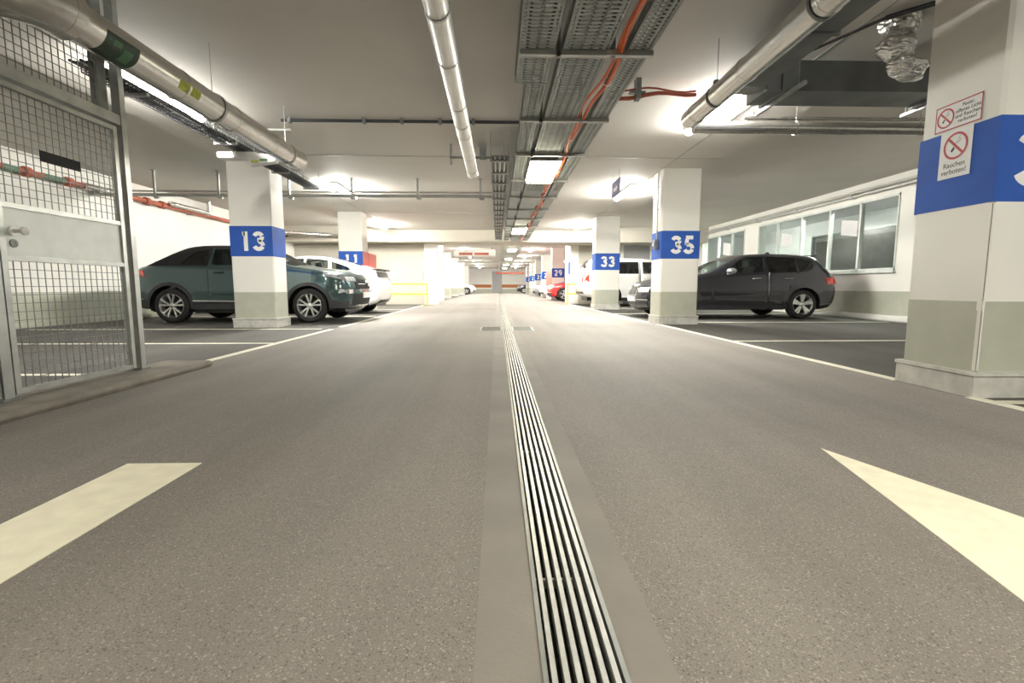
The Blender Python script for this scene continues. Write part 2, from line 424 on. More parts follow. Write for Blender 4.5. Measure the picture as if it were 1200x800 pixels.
bayline(3.02, WR-.3, 6.15, 'white bay line across the empty bay beside pillar 35')
bayline(3.8, WR-.3, 9.45, 'white bay line running from the foot of pillar 35')
bayline(3.02, WR-.3, 2.8, 'white bay line at the foot of the sign pillar')
bayline(3.0, WR-.3, 12.6, 'white bay line behind the slate grey hatchback')
bayline(3.0, WR-.3, 15.45, 'white bay line from the foot of pillar 33')

# ------------------------------------------------------------------ drain
t = thing('floor_drain', 'long slotted metal drain channel running down the aisle floor', 'drain', (.155, 4, 0))
m = MB(); m.box(.078, .088, -1, 56, -.05, .004); m.box(.222, .232, -1, 56, -.05, .004)
m.build('channel_rim', M['galv'], t)
m = MB()
for i in range(6):
    x = .088 + .134*(i+.5)/6 + .0
    m.box(x-.0052, x+.0052, -1, 56, -.03, .002)
for k in range(0, 58): m.box(.088, .222, k-.8, k-.79, -.094, -.07)
m.build('grate_bars', M['bar'], t)
m = MB(); m.box(.086, .224, -1, 56, -.1, -.095); m.build('channel_floor', M['dark'], t)
for x0, x1, lb in ((-.28, .07, 'square ribbed drain cover set left of the drain channel'), (.24, .58, 'square ribbed drain cover set right of the drain channel')):
    t = thing('drain_cover', lb, 'drain cover', ((x0+x1)/2, 8.1, 0), 'drain covers beside the channel')
    m = MB(); m.box(x0, x1, 7.75, 8.45, 0, .003); m.build('cover_plate', M['galv'], t)
    m = MB()
    for i in range(9): m.box(x0+.02, x1-.02, 7.79+i*.075, 7.82+i*.075, .003, .006)
    m.build('rib', M['galvdark'], t)

# kerb under the wire fence
b = MB(); b.chbox(-2.92, -2.5, -3, 4.35, 0, .05, .02)
tag(b.build('concrete_kerb', M['kerb'], loc=(-2.7, 1, 0)), 'low stained concrete kerb under the wire gate and fence', 'kerb')

# ------------------------------------------------------------------ digits
def arc(cx, cy, rx, ry, a0, a1, n=10):
    return [(cx+rx*cos(radians(a0+(a1-a0)*i/n)), cy+ry*sin(radians(a0+(a1-a0)*i/n))) for i in range(n+1)]
DIG = {
 '1': [[(.36, 1.0), (.36, 0)], [(.34, .885), (.20, .885)]],
 '3': [arc(.29, .73, .20, .17, 165, 15, 9), arc(.29, .73, .20, .17, 2, -88, 6)+[(.24, .56)], arc(.29, .29, .22, .19, 88, -6, 6), arc(.29, .29, .22, .19, -20, -165, 9)],
 '5': [[(.54, .91), (.12, .91)], [(.19, .82), (.17, .50)], arc(.29, .30, .22, .21, 125, 0, 9), arc(.29, .30, .22, .21, -14, -160, 9)],
 '2': [arc(.29, .71, .20, .20, 170, 12, 9), arc(.29, .69, .20, .20, 2, -48, 5)+[(.12, .17)], [(.06, .09), (.54, .09)]],
 '9': [arc(.29, .68, .19, .23, 190, 10, 12), arc(.29, .68, .19, .23, 205, 350, 9), arc(.24, .68, .25, .6, 0, -75, 8)],
 '7': [[(.05, .91), (.54, .91)], [(.46, .84), (.24, 0)]],
 '4': [[(.40, 0), (.40, 1.0)], [(.36, .96), (.08, .34)], [(.04, .27), (.56, .27)]],
 '6': [arc(.29, .30, .20, .22, 0, 350, 18), arc(.38, .34, .29, .62, 100, 170, 8)],
}
def number(txt, cx, y, z0, h, parent, wx=1.0, stroke=.21, name='painted_number'):
    m = MB(); adv = .72*h*wx; w = adv*len(txt) - .16*h
    x = cx - w/2
    for ch in txt:
        for ln in DIG[ch]:
            m.ribbon([(p[0]*h*wx, p[1]*h) for p in ln], stroke*h, (x, y, z0), (1, 0, 0), (0, 0, 1), (0, -1, 0), .0012)
        x += adv
    m.build(name, M['numwhite'], parent)

# ------------------------------------------------------------------ pillars
def pillar(x0, x1, y0, num, label, depth=.56, side=None, numoff=0, top=True, bz=(1.2, 1.7), fullred=False, h=.32, band=True):
    y1 = y0+depth
    t = thing('concrete_pillar', label, 'pillar', ((x0+x1)/2, (y0+y1)/2, 0), 'pillars along the aisle'); t['kind'] = 'thing'
    m = MB(); c = .02
    # shaft in three painted heights
    for z0_, z1_, mi in ((0, .6, 1), (.6, H, 0)):
        a, b_, d, e = x0, x1, y0, y1
        r = [(a+c,d),(b_-c,d),(b_,d+c),(b_,e-c),(b_-c,e),(a+c,e),(a,e-c),(a,d+c)]
        vs = [(p[0], p[1], z0_) for p in r]+[(p[0], p[1], z1_) for p in r]
        m.add(vs, [tuple(range(7,-1,-1)), tuple(range(8,16))]+[(i,(i+1)%8,8+(i+1)%8,8+i) for i in range(8)], mi)
    m.build('shaft', [M['white_wall'], M['dado']], t)
    m = MB(); e = .002 if band else -.02; smi = 1 if side else 0
    m.box(x0-e, x1+e, y0-e, y0, bz[0], bz[1], 0); m.box(x0-e, x1+e, y1, y1+e, bz[0], bz[1], 0)
    m.box(x0-e, x0, y0, y1, bz[0] if not fullred else .65, bz[1], 1 if side == 'l' else 0); m.box(x1, x1+e, y0, y1, bz[0], bz[1], 1 if side == 'r' else 0)
    if band: m.build('colour_band', [M['blue'], M['red']], t)
    m = MB(); s = .02
    m.box(x0-s, x1+s, y0-s, y0, 0, .13); m.box(x0-s, x1+s, y1, y1+s, 0, .13); m.box(x0-s, x0, y0, y1, 0, .13); m.box(x1, x1+s, y0, y1, 0, .13)
    s = .028
    m.box(x0-s, x1+s, y0-s, y0, .136, .16); m.box(x0-s, x1+s, y1, y1+s, .136, .16); m.box(x0-s, x0, y0, y1, .136, .16); m.box(x1, x1+s, y0, y1, .136, .16)
    m.build('skirting', M['skirt'], t)
    if num: number(num, (x0+x1)/2+numoff, y0-.002, (bz[0]+bz[1])/2-h/2, h, t)
    return t
M['skirt'] = mat('worn_skirting', (0.62, 0.61, 0.57), 0.4, 0.2, var=0.2, scale=8, bump=.1, bscale=30)
p13 = pillar(-4.47, -3.77, 8.48, '13', 'white pillar with blue band numbered 13 standing before the teal car', .50)
p11 = pillar(-4.52, -3.84, 14.3, '11', 'white pillar numbered 11 with a red band on its aisle side', .6, side='r')
p35 = pillar(2.98, 3.68, 8.97, '35', 'white pillar with blue band numbered 35 hiding part of the slate grey hatchback', .56, numoff=.03)
p33 = pillar(2.98, 3.72, 15.0, '33', 'white pillar numbered 33 standing before the white off-roader', .56)
pR = pillar(2.98, 3.78, 2.94, None, 'large near white pillar carrying two no smoking notices', .56)
number('37', 3.322, 2.938, 1.29, .32, pR, 1.1, .22)
pillar(2.98, 3.68, 27.1, '29', 'white pillar numbered 29 with a red panel down its aisle side', .56, side='l', fullred=True, numoff=0)
for k, (nn, y) in enumerate((('27', 33.1), ('25', 39.1), ('23', 45.1), ('21', 51.2))):
    pillar(2.98, 3.68, y, nn, 'distant white pillar numbered %s, %s behind the red car' % (nn, ['first', 'second', 'third', 'fourth'][k]), .56)
for k, (nn, y) in enumerate((('7', 30.5), ('5', 36.5), ('3', 43.0), ('1', 49.5))):
    pillar(-3.6, -2.9, y, None, 'distant white pillar on the stair core side of the aisle, %s past the core' % ['first', 'second', 'third', 'fourth'][k], .56, band=False)

for nm, x0, x1, y0, y1, z0, z1, lb in (('red_cabinet', 2.97, 3.3, 27.7, 30.0, .62, 1.7, 'red painted cabinet standing along the aisle just past pillar 29'),
                          ('red_cabinet', -4.2, -3.84, 14.93, 15.9, .9, 1.7, 'red painted cabinet on the far side of pillar 11')):
    t = thing(nm, lb, 'cabinet', ((x0+x1)/2, (y0+y1)/2, 0))
    MB().chbox(x0, x1, y0, y1, z0, z1, .02).build('cabinet_body', M['red'], t)
    MB().box(x0+.02, x1-.02, y0+.02, y1-.02, 0, z0+.01).build('plinth', M['white_wall'], t)
# metal corner strip on the large near pillar
m = MB(); m.box(2.972, 2.99, 2.932, 2.938, .17, 1.19); m.box(2.970, 2.978, 2.932, 2.955, .17, 1.19)
m.box(2.966, 2.976, 2.928, 2.96, .545, .60)
m.build('corner_strip', M['white_wall'], pR)

# conduit and switch on pillar 35
t = thing('push_button_box', 'small grey switch box on the aisle face of pillar 35', 'switch', (2.97, 9.2, 1.38))
MB().chbox(2.90, 2.98, 9.13, 9.25, 1.38, 1.56, .012).build('housing', M['galvdark'], t)
m = MB(); m.cyl((2.90, 9.19, 1.47), (2.885, 9.19, 1.47), .03, 16); m.build('button', M['numwhite'], t, smooth=True)
m = MB(); m.cyl((2.96, 9.19, 1.56), (2.96, 9.19, H), .012, 8)
for z in (1.7, 2.1, 2.5): m.box(2.945, 2.98, 9.17, 9.21, z, z+.02)
tag(m.build('conduit', M['greypipe'], loc=(2.96, 9.19, 1.56)), 'vertical grey conduit running up pillar 35 from its switch box', 'conduit')
t = thing('socket_box', 'small grey fitting on the bay side of pillar 35', 'socket', (3.69, 9.2, 1.25))
MB().chbox(3.682, 3.74, 9.12, 9.28, 1.3, 1.42, .01).build('housing', M['galvdark'], t)
MB().chbox(3.682, 3.72, 9.14, 9.26, 1.45, 1.62, .01).build('cover', M['numwhite'], t)

# ------------------------------------------------------------------ notices on the near pillar
def txt(s, size, o, U, V, N, parent, mt, name='lettering', align='CENTER', bold=0.0):
    cu = bpy.data.curves.new(name, 'FONT'); cu.body = s; cu.size = size; cu.align_x = align; cu.extrude = .0003; cu.offset = bold
    cu.space_line = .95
    ob = bpy.data.objects.new('tmp', cu); lk(ob)
    dg = bpy.context.evaluated_depsgraph_get(); me = bpy.data.meshes.new_from_object(ob.evaluated_get(dg))
    bpy.data.objects.remove(ob)
    mm = MB(); o, U, V, N = Vector(o), Vector(U), Vector(V), Vector(N)
    vs = [o+U*v.co.x+V*v.co.y+N*(v.co.z+.0004) for v in me.vertices]
    mm.add(vs, [tuple(p.vertices) for p in me.polygons])
    return mm.build(name, mt, parent)
def nosmoke(c, r, U, V, N, parent):
    # ring, slash and cigarette
    m = MB(); c = Vector(c); n = 32
    ro, ri = r, r*.84
    pts = []
    ring = [(ro*cos(2*pi*i/n), ro*sin(2*pi*i/n)) for i in range(n)]
    rin = [(ri*cos(2*pi*i/n), ri*sin(2*pi*i/n)) for i in range(n)]
    for i in range(n):
        j = (i+1) % n; m.slab([ring[i], ring[j], rin[j], rin[i]], c, U, V, N, .0014)
    a = radians(135); w = r*.085; dx, dy = cos(a), sin(a)
    m.slab([(dx*ri-dy*w, dy*ri+dx*w), (-dx*ri-dy*w, -dy*ri+dx*w), (-dx*ri+dy*w, -dy*ri-dx*w), (dx*ri+dy*w, dy*ri-dx*w)], c, U, V, N, .0016)
    g = m.build('prohibition_symbol', M['signred'], parent)
    m = MB(); a = radians(50); dx, dy = cos(a), sin(a); w = r*.09
    m.slab([(-dx*.5*r-dy*w, -dy*.5*r+dx*w), (-dx*.5*r+dy*w, -dy*.5*r-dx*w), (-dx*.15*r+dy*w, -dy*.15*r-dx*w), (-dx*.15*r-dy*w, -dy*.15*r+dx*w)], c, U, V, N, .0010)
    m.ribbon([(dx*.25*r, dy*.2*r), (.45*r, .38*r), (.2*r, .55*r), (.4*r, .68*r)], .03*r, c, U, V, N, .0008)
    m.ribbon([(-.12*r-dy*w, -.12*r+dx*w), (.32*r-dy*w, .38*r+dx*w)], .025*r, c, U, V, N, .0008)
    m.build('cigarette_print', M['print'], parent)
U, V, N = (0, -1, 0), (0, 0, 1), (-1, 0, 0)   # aisle face: text runs toward the camera
XS = 2.976
t = thing('fire_notice', 'red bordered fire and smoking notice, upper of two on the near pillar', 'sign', (XS, 3.2, 1.72))
m = MB().slab([(0, 0), (.325, 0), (.325, .165), (0, .165)], (XS, 3.385, 1.715), U, V, N, .002); m.build('plate', M['paper'], t)
m = MB(); o_ = (XS-.002, 3.385, 1.715)
for q in ([(0,0),(.325,0),(.325,.007),(0,.007)], [(0,.158),(.325,.158),(.325,.165),(0,.165)], [(0,0),(.007,0),(.007,.165),(0,.165)], [(.318,0),(.325,0),(.325,.165),(.318,.165)]):
    m.slab(q, o_, U, V, N, .0008)
m.build('border', M['signred'], t)
nosmoke((XS-.002, 3.385-.075, 1.715+.082), .062, Vector(U), Vector(V), Vector(N), t)
txt('Feuer,\noffenes Licht\nund Rauchen\nverboten!', .033, (XS-.002, 3.385-.23, 1.715+.122), U, V, N, t, M['print'], bold=.0003)
t = thing('no_smoking_notice', 'upright white no smoking notice, lower of two on the near pillar', 'sign', (XS, 3.2, 1.4))
m = MB().slab([(0, 0), (.225, 0), (.225, .31), (0, .31)], (XS, 3.33, 1.40), U, V, N, .0025); m.build('plate', M['paper'], t)
nosmoke((XS-.0026, 3.33-.112, 1.40+.20), .085, Vector(U), Vector(V), Vector(N), t)
txt('Rauchen\nverboten!', .045, (XS-.0026, 3.33-.112, 1.40+.068), U, V, N, t, M['print'], bold=.0002)

# ------------------------------------------------------------------ wire fence and gate
GX = -2.80
def wires(m, y0, y1, z0, z1, p=.05, r=.002):
    n = max(1, round((y1-y0)/p))
    for i in range(n+1):
        y = y0+(y1-y0)*i/n; m.box(GX-r, GX+r, y-r, y+r, z0, z1)
    n = max(1, round((z1-z0)/p))
    for i in range(n+1):
        z = z0+(z1-z0)*i/n; m.box(GX-.001-r, GX-.001+r, y0, y1, z-r, z+r)
t = thing('wire_gate', 'grey steel gate with wire mesh and a solid sheet middle panel', 'gate', (GX, 3.35, .06))
m = MB(); a, c = 2.87, 3.82
for y in (a, c-.035): m.box(GX-.02, GX+.02, y, y+.035, .07, 1.85)
for z in (.07, .84, 1.14, 1.82): m.box(GX-.018, GX+.018, a+.03, c-.03, z, z+.03)
m.build('gate_frame', M['galv'], t)
MB().box(GX-.006, GX+.006, a+.03, c-.03, .87, 1.14).build('sheet_panel', M['galvsheet'], t)
m = MB(); wires(m, a+.035, c-.035, .10, .84); m.build('lower_mesh', M['galvdark'], t)
m = MB(); wires(m, a+.035, c-.035, 1.17, 1.82); m.build('upper_mesh', M['galvdark'], t)
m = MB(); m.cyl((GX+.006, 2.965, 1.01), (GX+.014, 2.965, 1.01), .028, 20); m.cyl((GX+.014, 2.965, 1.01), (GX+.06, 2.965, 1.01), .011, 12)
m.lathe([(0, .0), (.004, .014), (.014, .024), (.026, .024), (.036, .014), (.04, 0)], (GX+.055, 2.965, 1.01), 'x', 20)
m.build('door_knob', M['numwhite'], t, smooth=True)  # white colour stands in for the bright highlight on the knob
m = MB(); m.lathe([(0, .024), (.007, .024), (.008, .012), (.004, .010), (.004, 0)], (GX+.006, 2.962, .94), 'x', 20); m.build('lock_cylinder', M['galvdark'], t, smooth=True)
m = MB(); m.box(GX+.004, GX+.012, 3.19, 3.48, 1.455, 1.52)
g = m.build('black_sign_plate', M['dark'], t)
t = thing('fence_post', 'tall grey square steel post at the far side of the wire gate', 'post', (GX, 3.9, .05), 'posts of the wire enclosure')
m = MB(); m.box(GX-.03, GX+.03, 3.86, 3.91, .05, H); m.build('tube', M['galv'], t)
m = MB(); m.box(GX-.07, GX+.05, 3.83, 3.93, .05, .06); m.build('foot_plate', M['galvdark'], t)
t = thing('fence_post', 'grey square steel post between wire gate and side fence panel', 'post', (GX, 2.82, .05), 'posts of the wire enclosure')
m = MB(); m.box(GX-.03, GX+.03, 2.79, 2.85, .05, 1.87); m.build('tube', M['galv'], t)
m = MB(); m.box(GX-.07, GX+.05, 2.76, 2.87, .05, .06); m.build('foot_plate', M['galvdark'], t)
t = thing('overhead_fence', 'upper wire mesh panel above the gate reaching the ceiling', 'fence', (GX, 3.4, 1.87), 'wire mesh panels')
m = MB(); m.box(GX-.03, GX+.03, .0, 3.85, 1.87, 1.94); m.box(GX-.03, GX+.03, .0, 3.85, H-.04, H); m.build('rail', M['galv'], t)
m = MB(); m.box(GX-.05, GX-.01, 3.70, 3.80, 1.94, H); m.build('dark_upright', M['galvdark'], t)
m = MB(); wires(m, 0, 2.65, 1.94, H-.04); wires(m, 3.0, 3.70, 1.94, H-.04); wires(m, 2.65, 3.0, 1.94, 2.12); wires(m, 2.65, 3.0, 2.40, H-.04); m.build('wire_mesh', M['galvdark'], t)
t = thing('wire_fence', 'wire mesh fence panel standing beside the gate', 'fence', (GX, 1.5, .05), 'wire mesh panels')
m = MB()
for y in (0.0, 2.75): m.box(GX-.02, GX+.02, y, y+.035, .07, 1.86)
for z in (.07, 1.82): m.box(GX-.018, GX+.018, 0.03, 2.76, z, z+.03)
m.build('panel_frame', M['galv'], t)
m = MB(); wires(m, .03, 2.75, .1, 1.82); m.build('wire_mesh', M['galvdark'], t)

# ------------------------------------------------------------------ round ducts
def seams(m, x, z, r, y0, y1, step):
    y = y0
    while y < y1:
        m.lathe([(-.012, r), (-.008, r+.006), (.008, r+.006), (.012, r)], (x, y, z), 'y', 32); y += step
def hanger(m, x, y, z, r=.003):
    m.cyl((x, y, z), (x, y, H if -4.5 < x < 3.72 else HB), r, 6)
# near duct over the wire gate
DX, DZ, DR = -2.5, 2.26, .115
t = thing('round_duct', 'shiny round metal duct hanging above the wire gate, with stickers', 'duct', (DX, 4.7, DZ-DR))
m = MB(); m.cyl((DX, 3.05, DZ), (DX, 6.45, DZ), DR, 40); seams(m, DX, DZ, DR, 4.1, 6.5, .78)
m.lathe([(0, DR), (.015, DR+.006), (.03, DR)], (DX, 6.42, DZ), 'y', 40)
m.build('straight_duct', M['duct'], t, smooth=True)
pts = [(DX - .22*(1-cos(a)), 3.05 - .22*sin(a), DZ) for a in [radians(15*i) for i in range(7)]]
m = MB(); m.tube(pts, DR+.03, 32); m.cyl((DX-.22, 2.83, DZ), (DX-1.8, 2.83, DZ), DR, 32); m.lathe([(-.02, DR+.03), (.05, DR+.034), (.05, DR)], (DX, 3.05, DZ), 'y', 40)
m.build('elbow', M['duct'], t, smooth=True)
def curved_patch(y0, y1, a0, a1, e=.0015, n=8, x=DX, z=DZ, r=DR):
    m = MB(); vs = []
    for i in range(n+1):
        a = radians(a0+(a1-a0)*i/n)
        for y in (y0, y1): vs.append((x+(r+e)*cos(a), y, z+(r+e)*sin(a)))
        for y in (y0, y1): vs.append((x+(r)*cos(a), y, z+(r)*sin(a)))
    fs = []
    for i in range(n):
        k = i*4; fs += [(k, k+1, k+5, k+4), (k+2, k+3, k+7, k+6), (k, k+2, k+6, k+4), (k+1, k+3, k+7, k+5)]
    fs += [(0, 1, 3, 2), (n*4, n*4+1, n*4+3, n*4+2)]
    m.add(vs, fs); return m
g = curved_patch(3.27, 3.55, -95, 0).build('dark_green_sticker', M['label_g'], t, smooth=True)
g2 = curved_patch(3.33, 3.40, -32, -14, .0025).build('pale_print', M['label_gl'], g, smooth=True)
curved_patch(3.42, 3.50, -70, -25, .0025).build('pale_print', M['label_gl'], g, smooth=True)
curved_patch(3.97, 4.23, -40, -5).build('yellow_green_sticker', M['label_y'], t, smooth=True)
for y in (4.6, 6.1):
    m = MB(); m.lathe([(-.015, DR+.003), (-.015, DR+.008), (.015, DR+.008), (.015, DR+.003)], (DX, y, DZ), 'y', 32); hanger(m, DX, y, DZ+DR)
    m.build('hanger', M['galv'], t)

CX, CZ, CR = -.385, 2.48, .083
t = thing('round_duct', 'slim pale round duct hanging over the middle of the aisle', 'duct', (CX, 4, CZ-CR))
m = MB(); m.cyl((CX, -2, CZ), (CX, 8.1, CZ), CR, 32); seams(m, CX, CZ, CR, -1.6, 8.1, .95)
m.lathe([(0, CR), (.02, CR+.008), (.04, CR), (.05, CR*.9)], (CX, 8.06, CZ), 'y', 32)
m.build('straight_duct', M['duct2'], t, smooth=True)
for y in (1.2, 3.4, 5.6, 7.7):
    m = MB(); m.lathe([(-.012, CR+.003), (-.012, CR+.007), (.012, CR+.007), (.012, CR+.003)], (CX, y, CZ), 'y', 32); hanger(m, CX, y, CZ+CR)
    m.build('hanger', M['galv'], t)

RX, RZ, RR = 1.90, 2.33, .088
t = thing('round_duct', 'shiny round metal duct hanging beside the dark rectangular duct', 'duct', (RX, 3, RZ-RR))
m = MB(); m.cyl((RX, -2, RZ), (RX, 5.0, RZ), RR, 36); seams(m, RX, RZ, RR, -1.7, 5, .93)
m.build('straight_duct', M['duct'], t, smooth=True)
for y in (1.5, 3.0, 4.4):
    m = MB(); m.lathe([(-.012, RR+.003), (-.012, RR+.007), (.012, RR+.007), (.012, RR+.003)], (RX, y, RZ), 'y', 32); hanger(m, RX, y, RZ+RR)
    m.box(RX-.03, RX+.03, y-.02, y+.02, RZ+RR, RZ+RR+.04)
    m.build('hanger', M['galvdark'], t)

# rectangular ducts
t = thing('rectangular_duct', 'dark grey rectangular sheet duct turning toward the near pillar', 'duct', (2.3, 4, 2.46))
m = MB(); m.box(2.10, 2.40, -2, 4.55, 2.47, 2.60)
for y in (0.2, 1.9, 3.6): m.box(2.08, 2.42, y, y+.03, 2.455, 2.615)
m.build('long_run', M['rectduct'], t)
m = MB(); m.box(2.42, 6.0, 4.55, 4.92, 2.44, 2.70)
for x in (2.55, 4.05): m.box(x, x+.03, 4.53, 4.94, 2.42, 2.72)
m.build('cross_run', M['rectduct'], t)
for i in range(5):
    m = MB(); m.box(2.12, 2.42, 4.57+i*.065, 4.61+i*.065, 2.47+.012*i, 2.485+.012*i)
    m.build('louvre', M['galv'], t)
for x in (2.6, 4.1):
    m = MB(); m.box(x, x+.03, 4.30, 5.1, 2.40, 2.43); hanger(m, x+.015, 4.4, 2.42, .005); hanger(m, x+.015, 5.05, 2.42, .005)
    m.build('support_bracket', M['galv'], t)
m = MB(); m.cyl((2.15, 5.55, 2.43), (7.9, 5.55, 2.43), .064, 20)
for x in (3.3, 4.7, 6.1): m.lathe([(-.015, .064), (-.015, .071), (.015, .071), (.015, .064)], (x, 5.55, 2.43), 'x', 20); hanger(m, x, 5.55, 2.49, .004)
m.cyl((2.8, 5.75, 2.60), (7.9, 5.75, 2.60), .02, 12)
tag(m.build('wall_pipe', M['duct'], smooth=True, loc=(5, 5.55, 2.38)), 'steel pipe crossing below the ceiling behind the rectangular duct', 'pipe')
m = MB(); m.cyl((3.0, 3.95, 2.75), (3.75, 3.2, 2.75), .018, 10); m.cyl((3.0, 3.95, 2.75), (2.75, 4.5, 2.75), .012, 10)
tag(m.build('ceiling_conduit', M['black'], loc=(3, 3.95, 2.75)), 'thin dark conduit on the ceiling beside the foil wrapped hose', 'conduit')

# foil wrapped hose
m = MB(); rng = random.Random(3)
path = [(3.20, 4.05, 2.82), (3.18, 4.02, 2.70), (3.12, 3.98, 2.60), (3.12, 3.96, 2.50), (3.16, 3.94, 2.42), (3.20, 3.93, 2.34), (3.24, 3.93, 2.29)]
N_ = 28; rings = 40
P_ = [Vector(p) for p in path]
def samp(s):
    s *= len(P_)-1; i = min(int(s), len(P_)-2); f = s-i; return P_[i].lerp(P_[i+1], f)
vs = []
for k in range(rings):
    s = k/(rings-1); c = samp(s); base = .115+.02*sin(s*19)-.01*s
    if s > .9: base *= sqrt(max(0.02, 1-((s-.9)/.1)**2))
    for i in range(N_):
        a = 2*pi*i/N_; r = base*(1+.10*sin(3*a+s*14)+.08*rng.uniform(-1, 1)); vs.append((c.x+r*cos(a), c.y+r*sin(a), c.z))
fs = [(k*N_+i, k*N_+(i+1) % N_, (k+1)*N_+(i+1) % N_, (k+1)*N_+i) for k in range(rings-1) for i in range(N_)]
fs.append(tuple(range((rings-1)*N_, rings*N_)))
m.add(vs, fs)
tag(m.build('foil_hose', M['foil'], loc=(3.2, 4, 2.2)), 'crumpled silver foil wrapped hose hanging behind the near pillar', 'duct')

# ------------------------------------------------------------------ cable trays over the aisle
TZ = 2.40
def tray(name, x0, x1, y0, y1, label, perf=9.0, z=TZ, zo=0.0, group='cable trays over the aisle'):
    t = thing(name, label, 'cable tray', ((x0+x1)/2, (y0+y1)/2, z), group)
    m = MB(); z += zo
    yp = min(y1, perf)
    w = x1-x0
    m.box(x0, x0+.004, y0, y1, z, z+.06); m.box(x1-.004, x1, y0, y1, z, z+.06)
    m.box(x0-.008, x0+.004, y0, y1, z+.055, z+.06); m.box(x1-.004, x1+.008, y0, y1, z+.055, z+.06)
    if yp > y0:
        # longitudinal strips with slotted rows between them
        e = .022
        m.box(x0, x0+e, y0, yp, z, z+.003); m.box(x1-e, x1, y0, yp, z, z+.003)
        m.box(x0+e+.012, x0+e+.03, y0, yp, z, z+.003); m.box(x1-e-.03, x1-e-.012, y0, yp, z, z+.003)
        y = y0
        while y < yp:
            m.box(x0+e+.03, x1-e-.03, y, y+.026, z, z+.003)
            m.box(x0+e, x0+e+.012, y, y+.016, z, z+.003); m.box(x1-e-.012, x1-e, y, y+.016, z, z+.003)
            y += .046
        if w > .3:
            for f in (.37, .63): m.box(x0+w*f-.006, x0+w*f+.006, y0, yp, z, z+.003)
        else: m.box(x0+w*.5-.005, x0+w*.5+.005, y0, yp, z, z+.003)
    if y1 > yp: m.box(x0, x1, max(y0, yp), y1, z, z+.003)
    m.build('perforated_tray', M['trayg'], t)
    nc = max(2, int(w/.07))
    for i in range(nc):
        m = MB(); x = x0+.03+(w-.06)*(i+.5)/nc
        m.tube([(x+.006*sin(y*1.7+i), y, z+.018) for y in [y0+(y1-y0)*k/12 for k in range(13)]], .012, 6)
        m.build('cable', M['black'], t)
    return t
M['trayg'] = mat('perforated_tray_steel', (0.30, 0.33, 0.32), 0.5, 0.45, var=0.12, scale=6)
tray('cable_tray', .155, .425, -1.5, 4.35, 'near end of the perforated tray nearest the slim pale duct, wider than what follows')
tray('cable_tray', .245, .425, 4.36, 18.5, 'narrow perforated cable tray continuing beyond the wide one')
tray('cable_tray', .475, .82, -1.5, 18.5, 'wide middle perforated cable tray carrying the aisle lamps')
tray('cable_tray', .945, 1.125, -1.5, 18.5, 'perforated cable tray running beside the orange cables')
tray('cable_tray', .25, 1.1, 20.4, 52, 'long cable tray run beyond the deep beam', perf=0)
m0 = None
for k, y in enumerate((-.6, .85, 2.3, 3.78, 5.22, 6.55, 8.1, 9.6, 11.1, 12.6, 14.1, 15.6, 17.1)):
    t = thing('trapeze_bracket', 'galvanised bracket carrying the cable trays, %s from the camera end' % ['first','second','third','fourth','fifth','sixth','seventh','eighth','ninth','tenth','eleventh','twelfth','thirteenth'][k], 'bracket', (.64, y, TZ-.03), 'brackets under the cable trays')
    m = MB(); xl = .17 if y < 4.4 else .23
    m.box(xl, .83, y-.02, y+.02, TZ-.035, TZ-.003); m.box(.80, 1.14, y-.035, y+.005, TZ-.04, TZ-.003)
    m.build('cross_arm', M['galv'], t)
    for xx in (.435, .835): MB().box(xx, xx+.03, y-.02, y+.02, TZ-.045, H).build('drop_rod', M['galvdark'], t)
# orange cables
for k, (dx, dz, r, lb) in enumerate(((0, 0, .017, 'thicker orange power cable strapped beside the cable trays'), (-.032, .012, .012, 'thinner orange cable lying along the thicker one'))):
    m = MB(); pts = []
    for i in range(0, 141):
        y = -1.5+i*.14
        pts.append((.885+dx+.028*sin(y*1.9+k)+.012*sin(y*5), y, TZ-.015+dz+.014*sin(y*4.1)))
    m.tube(pts, r, 8)
    o = m.build('orange_cable', M['orange'], smooth=True, loc=(.885, 0, TZ)); tag(o, lb, 'cable', 'orange cables')
    if k == 0:
        q = MB()
        for i in range(8, 130, 11):
            p = pts[i]; q.lathe([(-.008, .032), (-.008, .036), (.008, .036), (.008, .032)], (p[0]-.012, p[1], p[2]+.003), 'y', 12)
        q.build('cable_tie', M['numwhite'], o)
# ladder tray with clamps
t = thing('ladder_tray', 'slim ladder tray of pipes with black clamps beyond the pale duct end', 'cable tray', (.04, 12, 2.4), 'cable trays over the aisle')
m = MB(); m.box(-.075, -.06, 6.9, 18.5, 2.42, 2.46); m.box(.14, .155, 6.9, 18.5, 2.42, 2.46); m.box(-.06, .14, 6.9, 18.5, 2.459, 2.463)
m.build('tray_channel', M['galvdark'], t)
m = MB(); y = 7.0
while y < 18.4: MB().box(-.09, .17, y-.015, y+.015, 2.40, 2.425).build('rung', M['galv'], t); y += .75
for x in (-.03, .035, .10): MB().cyl((x, 6.9, 2.44), (x, 18.5, 2.44), .018, 8).build('pipe', M['greypipe'], t)
y = 7.0
while y < 18.4:
    for x in (-.03, .035, .10): MB().box(x-.026, x+.026, y-.03, y+.03, 2.418, 2.458).build('clamp', M['black'], t)
    y += .75
y = 7.0
while y < 18.4:
    MB().box(-.095, -.08, y-.01, y+.01, 2.40, H).build('drop_rod', M['galv'], t); MB().box(.16, .175, y-.01, y+.01, 2.40, H).build('drop_rod', M['galv'], t); y += 1.5

